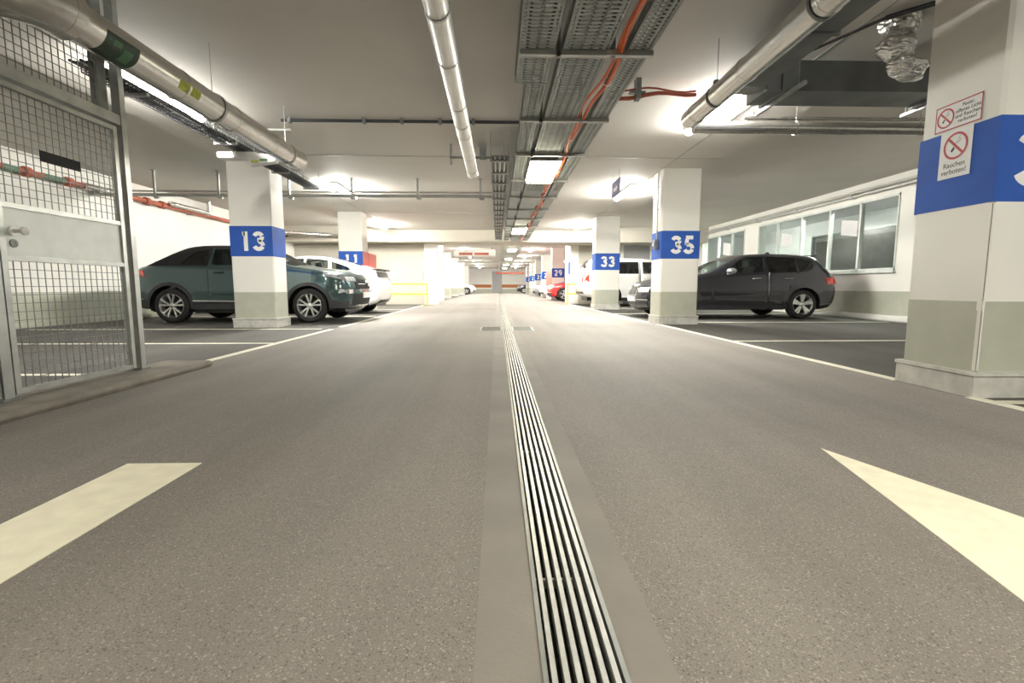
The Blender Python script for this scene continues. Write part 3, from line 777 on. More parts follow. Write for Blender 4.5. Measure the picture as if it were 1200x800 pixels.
# ------------------------------------------------------------------ cross pipes
t = thing('heating_pipe', 'long grey pipe crossing below the ceiling behind pillar 13 on drop brackets', 'pipe', (-4, 10, 2.4))
m = MB(); m.cyl((WL+.0, 10, 2.47), (-.1, 10, 2.47), .033, 16); m.cyl((WL+.35, 10.1, 2.56), (-.1, 10.1, 2.56), .018, 12); m.build('pipe_run', M['greypipe'], t, smooth=True)
for x in (-6.63, -5.41, -4.06, -2.85, -1.56, -.33):
    m = MB(); hh = H if x > -4.5 else HB; m.box(x-.018, x+.018, 9.95, 9.99, 2.40, hh); m.box(x-.03, x+.03, 9.93, 10.07, 2.42, 2.44); m.box(x, x+.08, 9.93, 9.97, 2.39, 2.45)
    m.box(x-.04, x+.04, 9.93, 10.01, hh-.01, hh)
    m.build('drop_bracket', M['galv'], t)
t = thing('ceiling_conduit', 'thin dark conduit clipped across the ceiling above the pale duct', 'conduit', (-1, 6.5, 2.74))
m = MB(); m.cyl((-2.7, 6.5, 2.765), (.3, 6.5, 2.765), .02, 10); m.build('tube', M['clad'], t, smooth=True)
for x in (-2.6, -1.67, -1.2, -.72, -.3): MB().box(x-.02, x+.02, 6.47, 6.53, 2.735, H).build('clip', M['galvdark'], t)
t = thing('ceiling_conduit', 'short conduit frame on the ceiling above the end of the stickered duct', 'conduit', (-3, 8, 2.7))
m = MB(); m.cyl((-3.3, 6.9, 2.77), (-2.75, 6.9, 2.77), .02, 10); m.cyl((-3.3, 6.9, 2.77), (-3.3, 8.4, 2.77), .008, 8); m.build('tube', M['greypipe'], t, smooth=True)
t = thing('pipe_hanger', 'small trapeze of two drop rods and a bar beside the end of the pale duct', 'bracket', (-.3, 7.6, 2.5))
MB().box(-.70, -.665, 7.58, 7.62, 2.50, H).build('drop_rod', M['galv'], t); MB().box(.06, .09, 7.58, 7.62, 2.50, H).build('drop_rod', M['galv'], t)
m = MB(); m.box(-.70, .09, 7.565, 7.578, 2.585, 2.615); m.box(-.26, -.16, 7.5, 7.70, 2.60, 2.74); m.build('bar', M['galvdark'], t)

# pipes along the wall of the bays
t = thing('wall_pipe', 'rust red pipe with green and foil wrapping high on the wall behind the teal car', 'pipe', (WL+.1, 10, 2.55))
PX, PZ = WL+.12, 2.58
m = MB(); m.cyl((PX, 9.6, PZ), (PX, 19.5, PZ), .05, 16); m.cyl((PX, 2, PZ), (PX, 9.6, PZ), .045, 16); m.cyl((PX, -6, PZ), (PX, 2, PZ), .045, 16)
for y in (7.5, 8.6, 9.4, 11.4, 11.9): m.lathe([(-.06, .05), (-.05, .085), (.05, .085), (.06, .05)], (PX, y, PZ), 'y', 16)
m.build('pipe_run', M['redpipe'], t, smooth=True)
for y0, y1 in ((6.6, 7.3), (7.75, 8.05), (8.2, 8.45), (8.9, 9.3)): MB().cyl((PX, y0, PZ), (PX, y1, PZ), .052, 16).build('green_wrap', M['greenpipe'], t, smooth=True)
m = MB(); m.cyl((PX+.02, 9.7, PZ), (PX+.02, 10.75, PZ), .065, 16); m.cyl((PX+.02, 10.75, PZ-.0), (PX+.02, 10.75, HB), .10, 16); m.build('foil_wrap', M['foil'], t, smooth=True)
m = MB(); m.cyl((PX+.12, 12.0, PZ+.05), (PX+.12, 13.6, PZ+.05), .055, 16); m.cyl((PX+.12, 13.6, PZ), (PX+.12, 13.6, HB), .06, 12); m.build('foil_wrap', M['foil'], t, smooth=True)
m = MB(); m.cyl((PX+.1, 17.5, PZ), (PX+1.6, 18.5, PZ), .07, 12); m.cyl((PX+1.5, 18.5, PZ), (PX+2.8, 18.5, PZ-.04), .06, 12)
m.build('foil_wrap', M['foil'], t, smooth=True)
for y in (1, 4, 7, 10, 13, 16, 19): MB().box(PX-.12, PX+.09, y-.02, y+.02, PZ-.075, PZ-.05).build('wall_bracket', M['galv'], t)
m = MB(); m.cyl((WR-.08, 0, 2.68), (WR-.08, 20.0, 2.68), .035, 14); m.cyl((WR-.20, 0, 2.74), (WR-.20, 20.0, 2.74), .02, 10)
for y in range(1, 20, 2): m.box(WR-.14, WR, y-.015, y+.015, 2.63, 2.72)
tag(m.build('wall_pipe', M['duct2'], smooth=True, loc=(WR-.1, 10, 2.68)), 'pale pipes running above the windows along the wall', 'pipe')
# red hoses from trays to the round duct
for k, (r, z, lb) in enumerate(((.021, 2.62, 'thicker dark red hose looping from the cable trays to the round duct'), (.010, 2.70, 'thinner red cable above the dark red hose'))):
    m = MB(); pts = [(1.15+.1*i, 5.25, z-.02*sin(i*.9+k)+(.006*i if k == 0 else 0)) for i in range(10)]
    m.tube(pts, r, 8); tag(m.build('red_hose', M['redpipe'], smooth=True, loc=(1.6, 5.25, z)), lb, 'cable', 'red hoses')
m = MB(); m.box(1.42, 1.47, 5.2, 5.3, 2.6, H); m.box(1.36, 1.52, 5.22, 5.28, 2.66, 2.68)
tag(m.build('cable_clip', M['galvdark'], loc=(1.45, 5.25, 2.6)), 'small dark clip holding the red hoses to the ceiling', 'bracket')

# wire basket tray toward pillar 13
t = thing('cable_basket', 'dark wire cable basket running from the gate post over pillar 13', 'cable tray', (-3.45, 6.5, 2.45))
bz = 2.52
m = MB(); y = 4.55
while y < 9.6:
    for dx in (0, .22): m.box(-3.57+dx, -3.564+dx, y, y+.006, bz, bz+.08)
    m.box(-3.57, -3.344, y, y+.006, bz-.003, bz+.003); y += .05
for x in (-3.57, -3.53, -3.49, -3.45, -3.41, -3.37, -3.345): m.box(x, x+.005, 4.55, 9.6, bz-.003, bz+.004)
for z in (.03, .06, .08): m.box(-3.57, -3.565, 4.55, 9.6, bz+z, bz+z+.005); m.box(-3.35, -3.345, 4.55, 9.6, bz+z, bz+z+.005)
m.build('basket', M['clad'], t)
rng = random.Random(5)
for i in range(8):
    m = MB(); x = -3.54+i*.024; m.tube([(x+rng.uniform(-.01, .01), 4.4+k*.515, bz+.02+rng.uniform(0, .02)) for k in range(11)], .011, 6)
    m.build('cable', M['black'], t)
for y in (5.0, 6.6, 8.2, 9.5):
    m = MB(); m.box(-3.60, -3.32, y-.02, y+.02, bz-.03, bz-.005); m.cyl((-3.60, y, bz-.03), (-3.60, y, H), .006, 6); m.cyl((-3.32, y, bz-.03), (-3.32, y, H), .006, 6)
    m.build('support_bracket', M['galv'], t)
MB().chbox(-3.78, -3.25, 6.95, 7.15, 2.42, 2.50, .015).build('white_bracket', M['numwhite'], t)

# emergency lamp below the duct
t = thing('emergency_light', 'small white emergency lamp with yellow and green marks before pillar 13', 'lamp', (-3.1, 6.9, 2.3))
m = MB(); m.slab([(0, 0), (.34, .05), (.40, .14), (0, .16)], (-3.33, 6.9, 2.31), (1, 0, 0), (0, 0, 1), (0, 1, 0), .12); m.build('housing', M['numwhite'], t)
m = MB(); m.box(-3.29, -3.2, 6.897, 6.9, 2.345, 2.375); m.build('yellow_mark', M['label_y'], t)
m = MB(); m.box(-3.18, -3.08, 6.897, 6.9, 2.365, 2.395); m.build('green_mark', M['label_gl'], t)
m = MB(); m.cyl((-3.28, 6.96, 2.46), (-3.28, 6.96, H), .004, 6); m.cyl((-3.05, 6.96, 2.44), (-3.05, 6.96, H), .004, 6); m.build('rod', M['galv'], t)

# hanging sign near pillar 35
t = thing('hanging_sign', 'small violet sign hung from the ceiling near pillar 35', 'sign', (2.2, 9.3, 2.38))
m = MB(); m.box(2.19, 2.21, 8.98, 9.6, 2.38, 2.64); m.build('panel', M['purple'], t)
m = MB(); m.slab([(.12, .08), (.3, .08), (.3, .05), (.42, .11), (.3, .18), (.3, .14), (.12, .14)], (2.19, 9.55, 2.38), (0, -1, 0), (0, 0, 1), (-1, 0, 0), .002); m.build('pale_print', M['paper'], t)
m = MB(); m.cyl((2.2, 9.05, 2.64), (2.2, 9.05, H), .003, 6); m.cyl((2.2, 9.53, 2.64), (2.2, 9.53, H), .003, 6); m.build('wire', M['galv'], t)
# detector box right
t = thing('smoke_detector', 'small white ceiling detector beyond the rectangular duct', 'detector', (2.75, 5.15, 2.7))
MB().lathe([(0, 0), (0, .05), (.05, .06), (.08, .045), (.08, 0)], (3.1, 6.2, 2.72), 'z', 20).build('housing', M['numwhite'], t, smooth=True)

# ------------------------------------------------------------------ lamps
def batten(x, y, ln, label, far=False, z=H-.075):
    zt_ = H if -4.5 < x < 3.72 or x > WR else HB; z = zt_-.075
    t = thing('ceiling_light', label, 'light', (x, y, z), 'tube lights under the ceiling')
    m = MB(); m.chbox(x-.07, x+.07, y-ln/2, y+ln/2, z+.02, zt_, .012); m.build('housing', M['numwhite'], t)
    m = MB(); n = 10; vs = []
    for yy in (y-ln/2+.02, y+ln/2-.02):
        for i in range(n+1):
            a = pi+pi*i/n; vs.append((x+.06*cos(a), yy, z+.02+.05*sin(a)))
    fs = [(i, i+1, n+2+i, n+1+i) for i in range(n)]+[tuple(range(n+1)), tuple(range(n+1, 2*n+2)), (0, n, 2*n+1, n+1)]
    m.add(vs, fs); m.build('diffuser', TUBE_CORE if far == 2 else TUBE_FAR if far else TUBE, t, smooth=True)
    return t
o6 = ['first', 'second', 'third', 'fourth', 'fifth', 'sixth', 'seventh', 'eighth', 'ninth', 'tenth']
for k, y in enumerate((-6.5, -.8, 5.65, 11.0, 17.0)):  # tubes behind the camera are unseen, added to light the near end
    batten({-6.5: -3.62, -.8: -3.62, 5.65: -3.62, 11.0: -3.3}.get(y, -3.95), y, 1.5, 'tube light over the bays with the teal car, %s counting away from the camera' % o6[k], far=y > 8)
for k, y in enumerate((-6.5, -.5, 6.0, 11.0, 17.0)):  # unseen tubes behind the camera added, set sideways to brighten the near pillar front
    batten({-6.5: 3.6, -.5: 3.6, 6.0: 2.55}.get(y, 2.8), y, 1.5, 'tube light over the bays with the slate grey car, %s counting away from the camera' % o6[k], far=y > 8)
for k, y in enumerate((22.5, 28, 34, 40, 46, 52)):
    batten(-1.9, y, 1.5, 'distant tube light beyond the deep beam on the stair rail side, %s in its row' % o6[k], far=2)
    batten(1.9, y, 1.5, 'distant tube light beyond the deep beam on the red car side, %s in its row' % o6[k], far=2)
batten(WR+.45, 11.8, 1.5, 'added unseen tube light brightening the room behind the wide window', far=False)  # lamps added out of sight to lighten the room seen through the panes
batten(WR+.45, 17.3, 1.5, 'added unseen tube light brightening the room behind the narrower window', far=False)
for k, y in enumerate((30, 42)):
    batten(-5.6, y, 1.5, 'distant tube light over the far bays past the stair core, %s of two' % o6[k], far=2)
    batten(5.8, y, 1.5, 'distant tube light over the far bays past the red car, %s of two' % o6[k], far=2)
for k, y in enumerate((-7, .3, 7.3, 14.8, 22.3, 29.5, 37, 44)):
    t = thing('aisle_light', 'glowing box lamp under the middle cable tray, %s from the camera end' % o6[k], 'light', (.64, y, TZ-.1), 'box lamps over the aisle')
    z1 = TZ-.045
    m = MB(); m.box(.44, .86, y-.62, y+.62, z1-.015, z1); m.build('housing', M['numwhite'], t)
    for s in (-1, 1):
        m = MB(); m.chbox(.455, .845, y+s*.31-.285, y+s*.31+.285, z1-.055, z1-.015, .01); m.build('diffuser', PANEL, t)

# ------------------------------------------------------------------ yellow guard rails
def rail(x0, x1, y, label):
    t = thing('guard_rail', label, 'railing', ((x0+x1)/2, y, 0), 'yellow guard rails')
    for x in (x0, x1): MB().box(x-.03, x+.03, y-.03, y+.03, 0, .82).build('post', M['yellow'], t)
    for z in (.39, .76): MB().box(x0+.03, x1-.03, y-.025, y+.025, z, z+.055).build('rail_bar', M['yellow'], t)
rail(-4.6, -2.6, 18.3, 'yellow two-bar guard rail beyond the white hatchback')
rail(2.75, 4.3, 19.3, 'yellow two-bar guard rail behind the white off-roader')
m = MB(); m.chbox(-3.02, -2.94, 19.55, 19.6, 1.0, 1.28, .01)
tag(m.build('wall_switch', M['white_wall'], loc=(-3, 19.58, 1.0)), 'small white box on the beige wall above the yellow rail', 'switch')

# far overhead items seen beyond the beam
t = thing('ceiling_unit', 'white overhead box with a red brown front panel beyond the deep beam', 'duct', (-1.2, 26, 2.3))
MB().chbox(-2.3, -.1, 26.0, 27.2, 2.30, 2.62, .02).build('casing', M['numwhite'], t)
for x0, x1 in ((-2.0, -1.3), (-1.2, -.45)): MB().box(x0, x1, 25.98, 26.0, 2.34, 2.46).build('front_panel', M['redpipe'], t)
m = MB()
for x in (-2.1, -.3): m.cyl((x, 26.5, 2.6), (x, 26.5, H), .015, 6)
m.build('rod', M['galv'], t)
m = MB(); m.cyl((-2.5, 31, 2.25), (2.4, 31, 2.25), .05, 12)
for x in (-2.3, -1, .2, 2.2): m.cyl((x, 31, 2.25), (x, 31, H), .012, 6)
tag(m.build('cross_pipe', M['greypipe'], smooth=True, loc=(0, 31, 2.2)), 'distant grey pipe crossing high over the aisle beyond the beam', 'pipe')
m = MB(); m.cyl((-.2, 48, 2.0), (2.6, 48, 2.0), .09, 12)
for x in (0, 2.4): m.cyl((x, 48, 2.0), (x, 48, H), .02, 6)
tag(m.build('cross_pipe', M['redpipe'], smooth=True, loc=(1, 48, 2)), 'distant rust red pipe crossing high near the far wall', 'pipe')

# ------------------------------------------------------------------ cars
def chaikin(pts, tags, it=2):
    for _ in range(it):
        np_, ntg = [pts[0]], []
        for i in range(len(pts)-1):
            a, b_ = pts[i], pts[i+1]
            q = tuple(a[k]*.75+b_[k]*.25 for k in range(3)); r = tuple(a[k]*.25+b_[k]*.75 for k in range(3))
            if i > 0: np_.append(q); ntg.append(tags[i])
            if i < len(pts)-2:
                np_.append(r); ntg.append(tags[i])
            # corner edge is tagged by the next edge when added
        np_.append(pts[-1]); ntg.append(tags[-1])
        pts, tags = np_, ntg
    return pts, tags
def pip(x, y, poly):
    c = False; n = len(poly); j = n-1
    for i in range(n):
        xi, yi = poly[i]; xj, yj = poly[j]
        if (yi > y) != (yj > y) and x < (xj-xi)*(y-yi)/(yj-yi)+xi: c = not c
        j = i
    return c
def rnd(poly, f=.22):
    out = []; n = len(poly)
    for i in range(n):
        p, a, b_ = poly[i], poly[i-1], poly[(i+1) % n]
        out += [(p[0]+(a[0]-p[0])*f*.5, p[1]+(a[1]-p[1])*f*.5), (p[0]*.8+(a[0]+b_[0])*.1*1+p[0]*0, p[1]*.8+(a[1]+b_[1])*.1) if False else
                ((p[0]*2+(a[0]-p[0])*f*.12+(b_[0]-p[0])*f*.12)/2, (p[1]*2+(a[1]-p[1])*f*.12+(b_[1]-p[1])*f*.12)/2), (p[0]+(b_[0]-p[0])*f*.5, p[1]+(b_[1]-p[1])*f*.5)]
    return out
def inset(poly, d):
    n = len(poly); ar = sum(poly[i-1][0]*poly[i][1]-poly[i][0]*poly[i-1][1] for i in range(n)); s = 1 if ar > 0 else -1
    out = []
    for i in range(n):
        a, p, b_ = poly[i-1], poly[i], poly[(i+1) % n]
        e1 = Vector((p[0]-a[0], p[1]-a[1])); e2 = Vector((b_[0]-p[0], b_[1]-p[1]))
        if e1.length < 1e-6: e1 = e2
        if e2.length < 1e-6: e2 = e1
        n1 = Vector((-e1.y, e1.x)).normalized()*s; n2 = Vector((-e2.y, e2.x)).normalized()*s
        nn = (n1+n2)
        if nn.length < 1e-6: nn = n1
        nn.normalize(); k = max(.5, nn.dot(n1)); out.append((p[0]+nn.x*d/k, p[1]+nn.y*d/k))
    return out

def car(name, S, label, pos, nose, cat='car', detail=.05, group='parked cars'):
    """nose = +1 faces world +X, -1 faces world -X; local x runs from nose to tail"""
    L, w = S['L'], S['w']
    root = thing(name, label, cat, pos, group, rz=pi if nose > 0 else 0.0)
    if nose < 0: root.rotation_euler = (0, 0, S.get('yaw', 0))
    P = S['P']; paint = M[S['paint']]
    pts = []; tags = []
    for tg, ps in S['sil']:
        for p in ps: pts.append(p); tags.append(tg)
    # edge tag = tag of its end point
    etags = [tags[i+1] for i in range(len(pts)-1)]
    pts, etags = chaikin(pts, etags, 2)
    zb, wf, wr, ra, xf, xr, z0 = S['belt'], S.get('pf', .9), S.get('pr', .7), S['ra'], S['xf'], S['xr'], S['sill']
    sx = [p[0] for p in pts]; sz = [p[1] for p in pts]
    def dist(x, z):
        d = 9
        for i in range(len(pts)-1):
            ax, az = sx[i], sz[i]; bx, bz_ = sx[i+1]-ax, sz[i+1]-az
            l2 = bx*bx+bz_*bz_
            if l2 < 1e-12: continue
            tt = max(0, min(1, ((x-ax)*bx+(z-az)*bz_)/l2)); ex, ez = ax+tt*bx-x, az+tt*bz_-z
            q = ex*ex+ez*ez
            if q < d: d = q
        return sqrt(d)
    cache = {}
    def side(x, z, rd=True):
        k = (round(x, 4), round(z, 4), rd)
        if k in cache: return cache[k]
        y = w
        if x < wf: y -= S.get('tf', .17)*((wf-x)/wf)**2.6
        if x > L-wr: y -= S.get('tr', .12)*((x-L+wr)/wr)**2.4
        if z < .42: y -= .06*((.42-z)/.25)**2*.6
        if .62 < z < zb: y -= .03*((z-.62)/(zb-.62))**1.5
        if z >= zb: y -= .03+S.get('tum', .42)*(z-zb)+.25*(z-zb)**2
        if .52 < z < .70: y += .006*sin((z-.52)/.18*pi)
        for xc in (xf, xr):
            dd = sqrt((x-xc)**2+(z-S['r'])**2)
            if dd < ra+.12: y += .018*(1-max(0, (dd-ra)/.12))
        if rd:
            R = S.get('round', .09); e = S.get('edge', .06)
            d = dist(x, z)
            if d < R: y -= e*(1-sqrt(max(0, 1-(1-d/R)**2)))
        cache[k] = y; return y
    # closed side outline
    out = [(p[0], p[1]) for p in pts]
    arcs = []
    th0 = atan2(z0-S['r'], sqrt(max(.001, ra*ra-(z0-S['r'])**2)))
    def arcpts(xc):
        a0 = th0; a1 = pi-th0; n = 18
        return [(xc+ra*cos(a0+(a1-a0)*i/n), S['r']+ra*sin(a0+(a1-a0)*i/n)) for i in range(n+1)]
    out += arcpts(xr)+arcpts(xf)
    def fill(outer, holes=(), step=detail, cuts=()):
        vs, es = [], []
        def addp(poly, closed=True):
            b0 = len(vs); res = []
            n = len(poly)
            for i in range(n if closed else n-1):
                a = poly[i]; c = poly[(i+1) % n]; k = max(1, int(sqrt((a[0]-c[0])**2+(a[1]-c[1])**2)/step/1.2)) if poly is not outer or True else 1
                if res_lock: k = 1
                for j in range(k): res.append((a[0]+(c[0]-a[0])*j/k, a[1]+(c[1]-a[1])*j/k))
            if not closed: res.append(poly[-1])
            for p in res: vs.append(Vector(p))
            m_ = len(res)
            for i in range(m_ if closed else m_-1): es.append((b0+i, b0+(i+1) % m_))
        res_lock = True; addp(outer)
        res_lock = False
        for h in holes: addp(h)
        for c in cuts: addp(c, False)
        x0, x1 = min(p[0] for p in outer), max(p[0] for p in outer); za, zb_ = min(p[1] for p in outer), max(p[1] for p in outer)
        nx, nz = int((x1-x0)/step), int((zb_-za)/step)
        for i in range(1, nx+1):
            for j in range(1, nz+1):
                x = x0+i*step*1.003+(.5*step if j % 2 else 0); z = za+j*step*.997
                if pip(x, z, outer) and not any(pip(x, z, h) for h in holes): vs.append(Vector((x, z)))
        r = delaunay_2d_cdt(vs, es, [], 0, 1e-5)
        V2, F2 = r[0], r[2]
        F3 = []
        for f in F2:
            cx = sum(V2[i].x for i in f)/len(f); cz = sum(V2[i].y for i in f)/len(f)
            if pip(cx, cz, outer) and not any(pip(cx, cz, h) for h in holes): F3.append(f)
        return V2, F3
    def mesh(name, V3, F, mt, par, smooth=True, weld=True, ang=50):
        me = bpy.data.meshes.new(name); me.from_pydata(V3, [], F)
        for q in (mt if isinstance(mt, list) else [mt]): me.materials.append(q)
        bm = bmesh.new(); bm.from_mesh(me)
        if weld: bmesh.ops.remove_doubles(bm, verts=bm.verts, dist=.0006)
        loose = [v for v in bm.verts if not v.link_faces]
        bmesh.ops.delete(bm, geom=loose, context='VERTS')
        bmesh.ops.recalc_face_normals(bm, faces=bm.faces); bm.to_mesh(me); bm.free()
        for p in me.polygons: p.use_smooth = smooth
        if smooth:
            try: me.set_sharp_from_angle(angle=radians(ang))
            except Exception: pass
        o = lk(bpy.data.objects.new(name, me)); o.parent = par; return o
    def both(V2, F, off=0.0, sides=(-1, 1), rd=True):
        V3, F3 = [], []
        for s in sides:
            b0 = len(V3)
            V3 += [(v.x, s*(side(v.x, v.y, rd)+off), v.y) for v in V2]
            F3 += [tuple(b0+i for i in (f if s < 0 else f[::-1])) for f in F]
        return V3, F3
    def thicken(V3, F3, t=.006):
        # give an added-on panel its edge: offset copy plus rim
        bm = bmesh.new(); vv = [bm.verts.new(p) for p in V3]
        for f in F3:
            try: bm.faces.new([vv[i] for i in f])
            except ValueError: pass
        bmesh.ops.recalc_face_normals(bm, faces=bm.faces)
        bmesh.ops.delete(bm, geom=[v for v in bm.verts if not v.link_faces], context='VERTS')
        be = [e for e in bm.edges if e.is_boundary]
        r = bmesh.ops.extrude_edge_only(bm, edges=be)
        for v in r['geom']:
            if isinstance(v, bmesh.types.BMVert): v.co.y -= t*(1 if v.co.y > 0 else -1)
        me = [tuple(v.co) for v in bm.verts]; bm.verts.index_update(); fs = [tuple(v.index for v in f.verts) for f in bm.faces]
        bm.free(); return me, fs
    def sidepanel(nm, poly, mt, par, off=.004, holes=(), step=None, sides=(-1, 1), each=True):
        V2, F = fill(poly, holes, step or detail*1.3)
        if each:
            for s in sides:
                a, b2 = both(V2, F, off, (s,)); a, b2 = thicken(a, b2, .012); o = mesh(nm, a, b2, mt, par, ang=40)
            return o
        a, b2 = both(V2, F, off, sides); a, b2 = thicken(a, b2, .012); return mesh(nm, a, b2, mt, par, ang=40)
    # --- top strip
    def nrm(i):
        a = pts[max(i-1, 0)]; c = pts[min(i+1, len(pts)-1)]; dx, dz = c[0]-a[0], c[1]-a[1]; l = sqrt(dx*dx+dz*dz) or 1
        return (-dz/l, dx/l)
    vsamp = [-1, -.97, -.93, -.87, -.78, -.66, -.5, -.3, -.1, .1, .3, .5, .66, .78, .87, .93, .97, 1]
    def row(i, vs_, off=0.0):
        n = nrm(i); p = pts[i]; ys = side(p[0], p[1]); res = []
        for v in vs_:
            k = p[2]*(1-abs(v)**2.2)+off
            res.append((p[0]+n[0]*k, v*ys, p[1]+n[1]*k))
        return res
    def strip(cond, vs_, off=0.0):
        V3, F = [], []
        rows = [row(i, vs_, off) for i in range(len(pts))]
        nv = len(vs_)
        for r in rows: V3 += r
        for i in range(len(pts)-1):
            for j in range(nv-1):
                if cond(i, (vs_[j]+vs_[j+1])/2, etags[i]): F.append((i*nv+j, i*nv+j+1, (i+1)*nv+j+1, (i+1)*nv+j))
        return V3, F
    gl = {'windshield', 'rearglass'}
    soft = S.get('soft')
    # --- body
    wins = [rnd(q) for q in S['windows']]
    doors = [rnd(q, .12) for q in S['doors']]
    holes = []
    for q in doors: holes.append(q)
    free = [q for q in wins if not any(pip(sum(p[0] for p in q)/len(q), sum(p[1] for p in q)/len(q), d_) for d_ in doors)]
    holes += free
    V2, F2 = fill(out, holes, cuts=[S['softcut']] if soft else ())
    A, B = both(V2, F2)
    isoft = (lambda x, z: soft and z > S['softz'](x)) if soft else (lambda x, z: False)
    Fb = [f for f in B if not isoft(sum(A[i][0] for i in f)/3, sum(A[i][2] for i in f)/3)]
    Fs = [f for f in B if isoft(sum(A[i][0] for i in f)/3, sum(A[i][2] for i in f)/3)]
    C, D = strip(lambda i, v, t_: not (t_ in gl and abs(v) < .93) and not (soft and t_ in ('roof', 'softrear')), vsamp)
    b0 = len(A)
    body = mesh('body', A+C, Fb+[tuple(b0+i for i in f) for f in D], paint, root)
    if soft:
        C, D = strip(lambda i, v, t_: t_ in ('roof', 'softrear'), vsamp)
        mesh('soft_top', A+C, Fs+[tuple(b0+i for i in f) for f in D], M['fabric'], root)
    C, D = strip(lambda i, v, t_: t_ == 'windshield', [v for v in vsamp if abs(v) <= .931], -.006)
    mesh('windshield', C, D, M['glass'], root)
    if any(t_ == 'rearglass' for t_ in etags):
        C, D = strip(lambda i, v, t_: t_ == 'rearglass', [v for v in vsamp if abs(v) <= .931], -.006)
        mesh('rear_window', C, D, M['glass_dark'], root)
    # --- doors with their windows, free windows
    for d_ in doors:
        dw = [q for q in wins if q not in free and pip(sum(p[0] for p in q)/len(q), sum(p[1] for p in q)/len(q), d_)]
        di = inset(d_, .003)
        V2, F2 = fill(di, dw)
        for s in (-1, 1):
            a, b2 = both(V2, F2, 0, (s,)); a, b2 = thicken(a, b2, .02); do = mesh('door', a, b2, paint, root)
            cx = max(p[0] for p in d_)-.2; hz = S['hz']; yy = side(cx, hz)
            h = MB(); h.tube([(cx-.1, s*(yy-.002), hz), (cx-.08, s*(yy+.028), hz), (cx+.06, s*(yy+.028), hz+.003), (cx+.08, s*(yy-.002), hz+.003)], .013, 8)
            h.build('door_handle', M['chrome'] if S.get('chromeh') else paint, do, smooth=True, world=False)
            for q in dw:
                qi = inset(q, -.008); V4, F4 = fill(qi, (), .08)
                a, b2 = both(V4, F4, -.012, (s,)); mesh('side_window', a, b2, M[S['glassmat'] if q[0][0] > S.get('privx', 2.3) else 'glass'], do)
    for q in free:
        qi = inset(q, -.008); V4, F4 = fill(qi, (), .08)
        for s in (-1, 1):
            a, b2 = both(V4, F4, -.012, (s,)); mesh('quarter_window', a, b2, M[S['glassmat']], root)
    # --- wheels
    r = S['r']; tw = .205
    wm = MB(); yo = 0
    wm.lathe([(-tw/2+.02, r*.66), (-tw/2, r*.74), (-tw/2, r*.88), (-tw/2+.025, r*.975), (-tw/2+.06, r), (tw/2-.06, r), (tw/2-.025, r*.975), (tw/2, r*.88), (tw/2, r*.74), (tw/2-.02, r*.66)], (0, 0, r), 'y', 48)
    rim = MB()
    rr = r*.70
    rim.lathe([(-tw/2+.005, rr), (-tw/2+.0, rr-.006), (-tw/2+.02, rr-.02), (-tw/2+.05, rr-.03), (tw/2, rr-.03)], (0, 0, r), 'y', 48)
    ns = S.get('spokes', 10)
    for k in range(5):
        base = 2*pi*k/5+pi/2
        offs = (-.24, .24) if ns == 10 else (-.16, .16)
        for o_ in offs:
            a = base+o_; a2 = base+o_*(.45 if ns == 10 else 1.5)
            wd = .03 if ns == 10 else .042
            def pt(rad, ang, t_, y_): return (rad*cos(ang)-t_*sin(ang), y_, r+rad*sin(ang)+t_*cos(ang))
            y1_, y2_ = -tw/2+.025, -tw/2+.008
            R1, R2 = .035, rr-.012
            vs = [pt(R1, a2, -wd*.35, y1_), pt(R1, a2, wd*.35, y1_), pt(R2, a, wd*.6, y2_), pt(R2, a, -wd*.6, y2_),
                  pt(R1, a2, -wd*.35, y1_+.03), pt(R1, a2, wd*.35, y1_+.03), pt(R2, a, wd*.6, y2_+.03), pt(R2, a, -wd*.6, y2_+.03)]
            rim.add(vs, [(0,1,2,3), (4,7,6,5), (0,4,5,1), (1,5,6,2), (2,6,7,3), (3,7,4,0)])
    rim.lathe([(-tw/2+.012, 0), (-tw/2+.012, .03), (-tw/2+.03, .055), (-tw/2+.06, .06)], (0, 0, r), 'y', 24)
    disc = MB(); disc.lathe([(-.02, 0), (-.02, rr*.62), (.0, rr*.62)], (0, 0, r), 'y', 32); disc.lathe([(.03, 0), (.03, rr-.03)], (0, 0, r), 'y', 32)
    first = None
    for s in (-1, 1):
        for xc in (xf, xr):
            if first is None:
                wo = wm.build('wheel', M['rubber'], root, smooth=True, world=False)
                ro = rim.build('rim', M['alloy'], wo, smooth=True, world=False)
                bo = disc.build('brake_disc', M['dark'], wo, smooth=True, world=False)
                first = (wo, ro, bo)
            else:
                wo = first[0].copy(); lk(wo); wo.parent = root
                for q in first[1:]:
                    c_ = q.copy(); lk(c_); c_.parent = wo
            wo.location = (xc, s*(w-tw/2-.012), 0)
            wo.rotation_euler = (0, 0, 0 if s < 0 else pi)
    # --- underbody and arches
    u = MB(); u.box(.25, L-.25, -.56, .56, .20, .42); u.box(xf+ra+.02, xr-ra-.02, -(w-.07), w-.07, .20, .40)
    for s in (-1, 1): u.box(xf+ra+.05, xr-ra-.05, s*(w-.15), s*(w-.14), .38, zb-.05); u.box(xr-ra-.2, L-.5, s*(w-.2), s*(w-.19), r+ra+.02, zb-.03)
    for xc in (xf, xr):
        for s in (-1, 1):
            n = 14; vs = []
            for i in range(n+1):
                a = -.25+(pi+.5)*i/n
                for yy in (w-.30, w-.02): vs.append((xc+(ra+.012)*cos(a), s*yy, r+(ra+.012)*sin(a)))
            u.add(vs, [(2*i, 2*i+1, 2*i+3, 2*i+2) for i in range(n)])
            u.box(xc-ra, xc+ra, s*(w-.30), s*(w-.31), .22, r+ra*.8)
    u.build('underbody', M['black'], root, world=False)
    # --- interior
    it = MB(); zt = max(sz)
    it.box(xf+.55, L-.55, -(w-.12), w-.12, .42, .5)
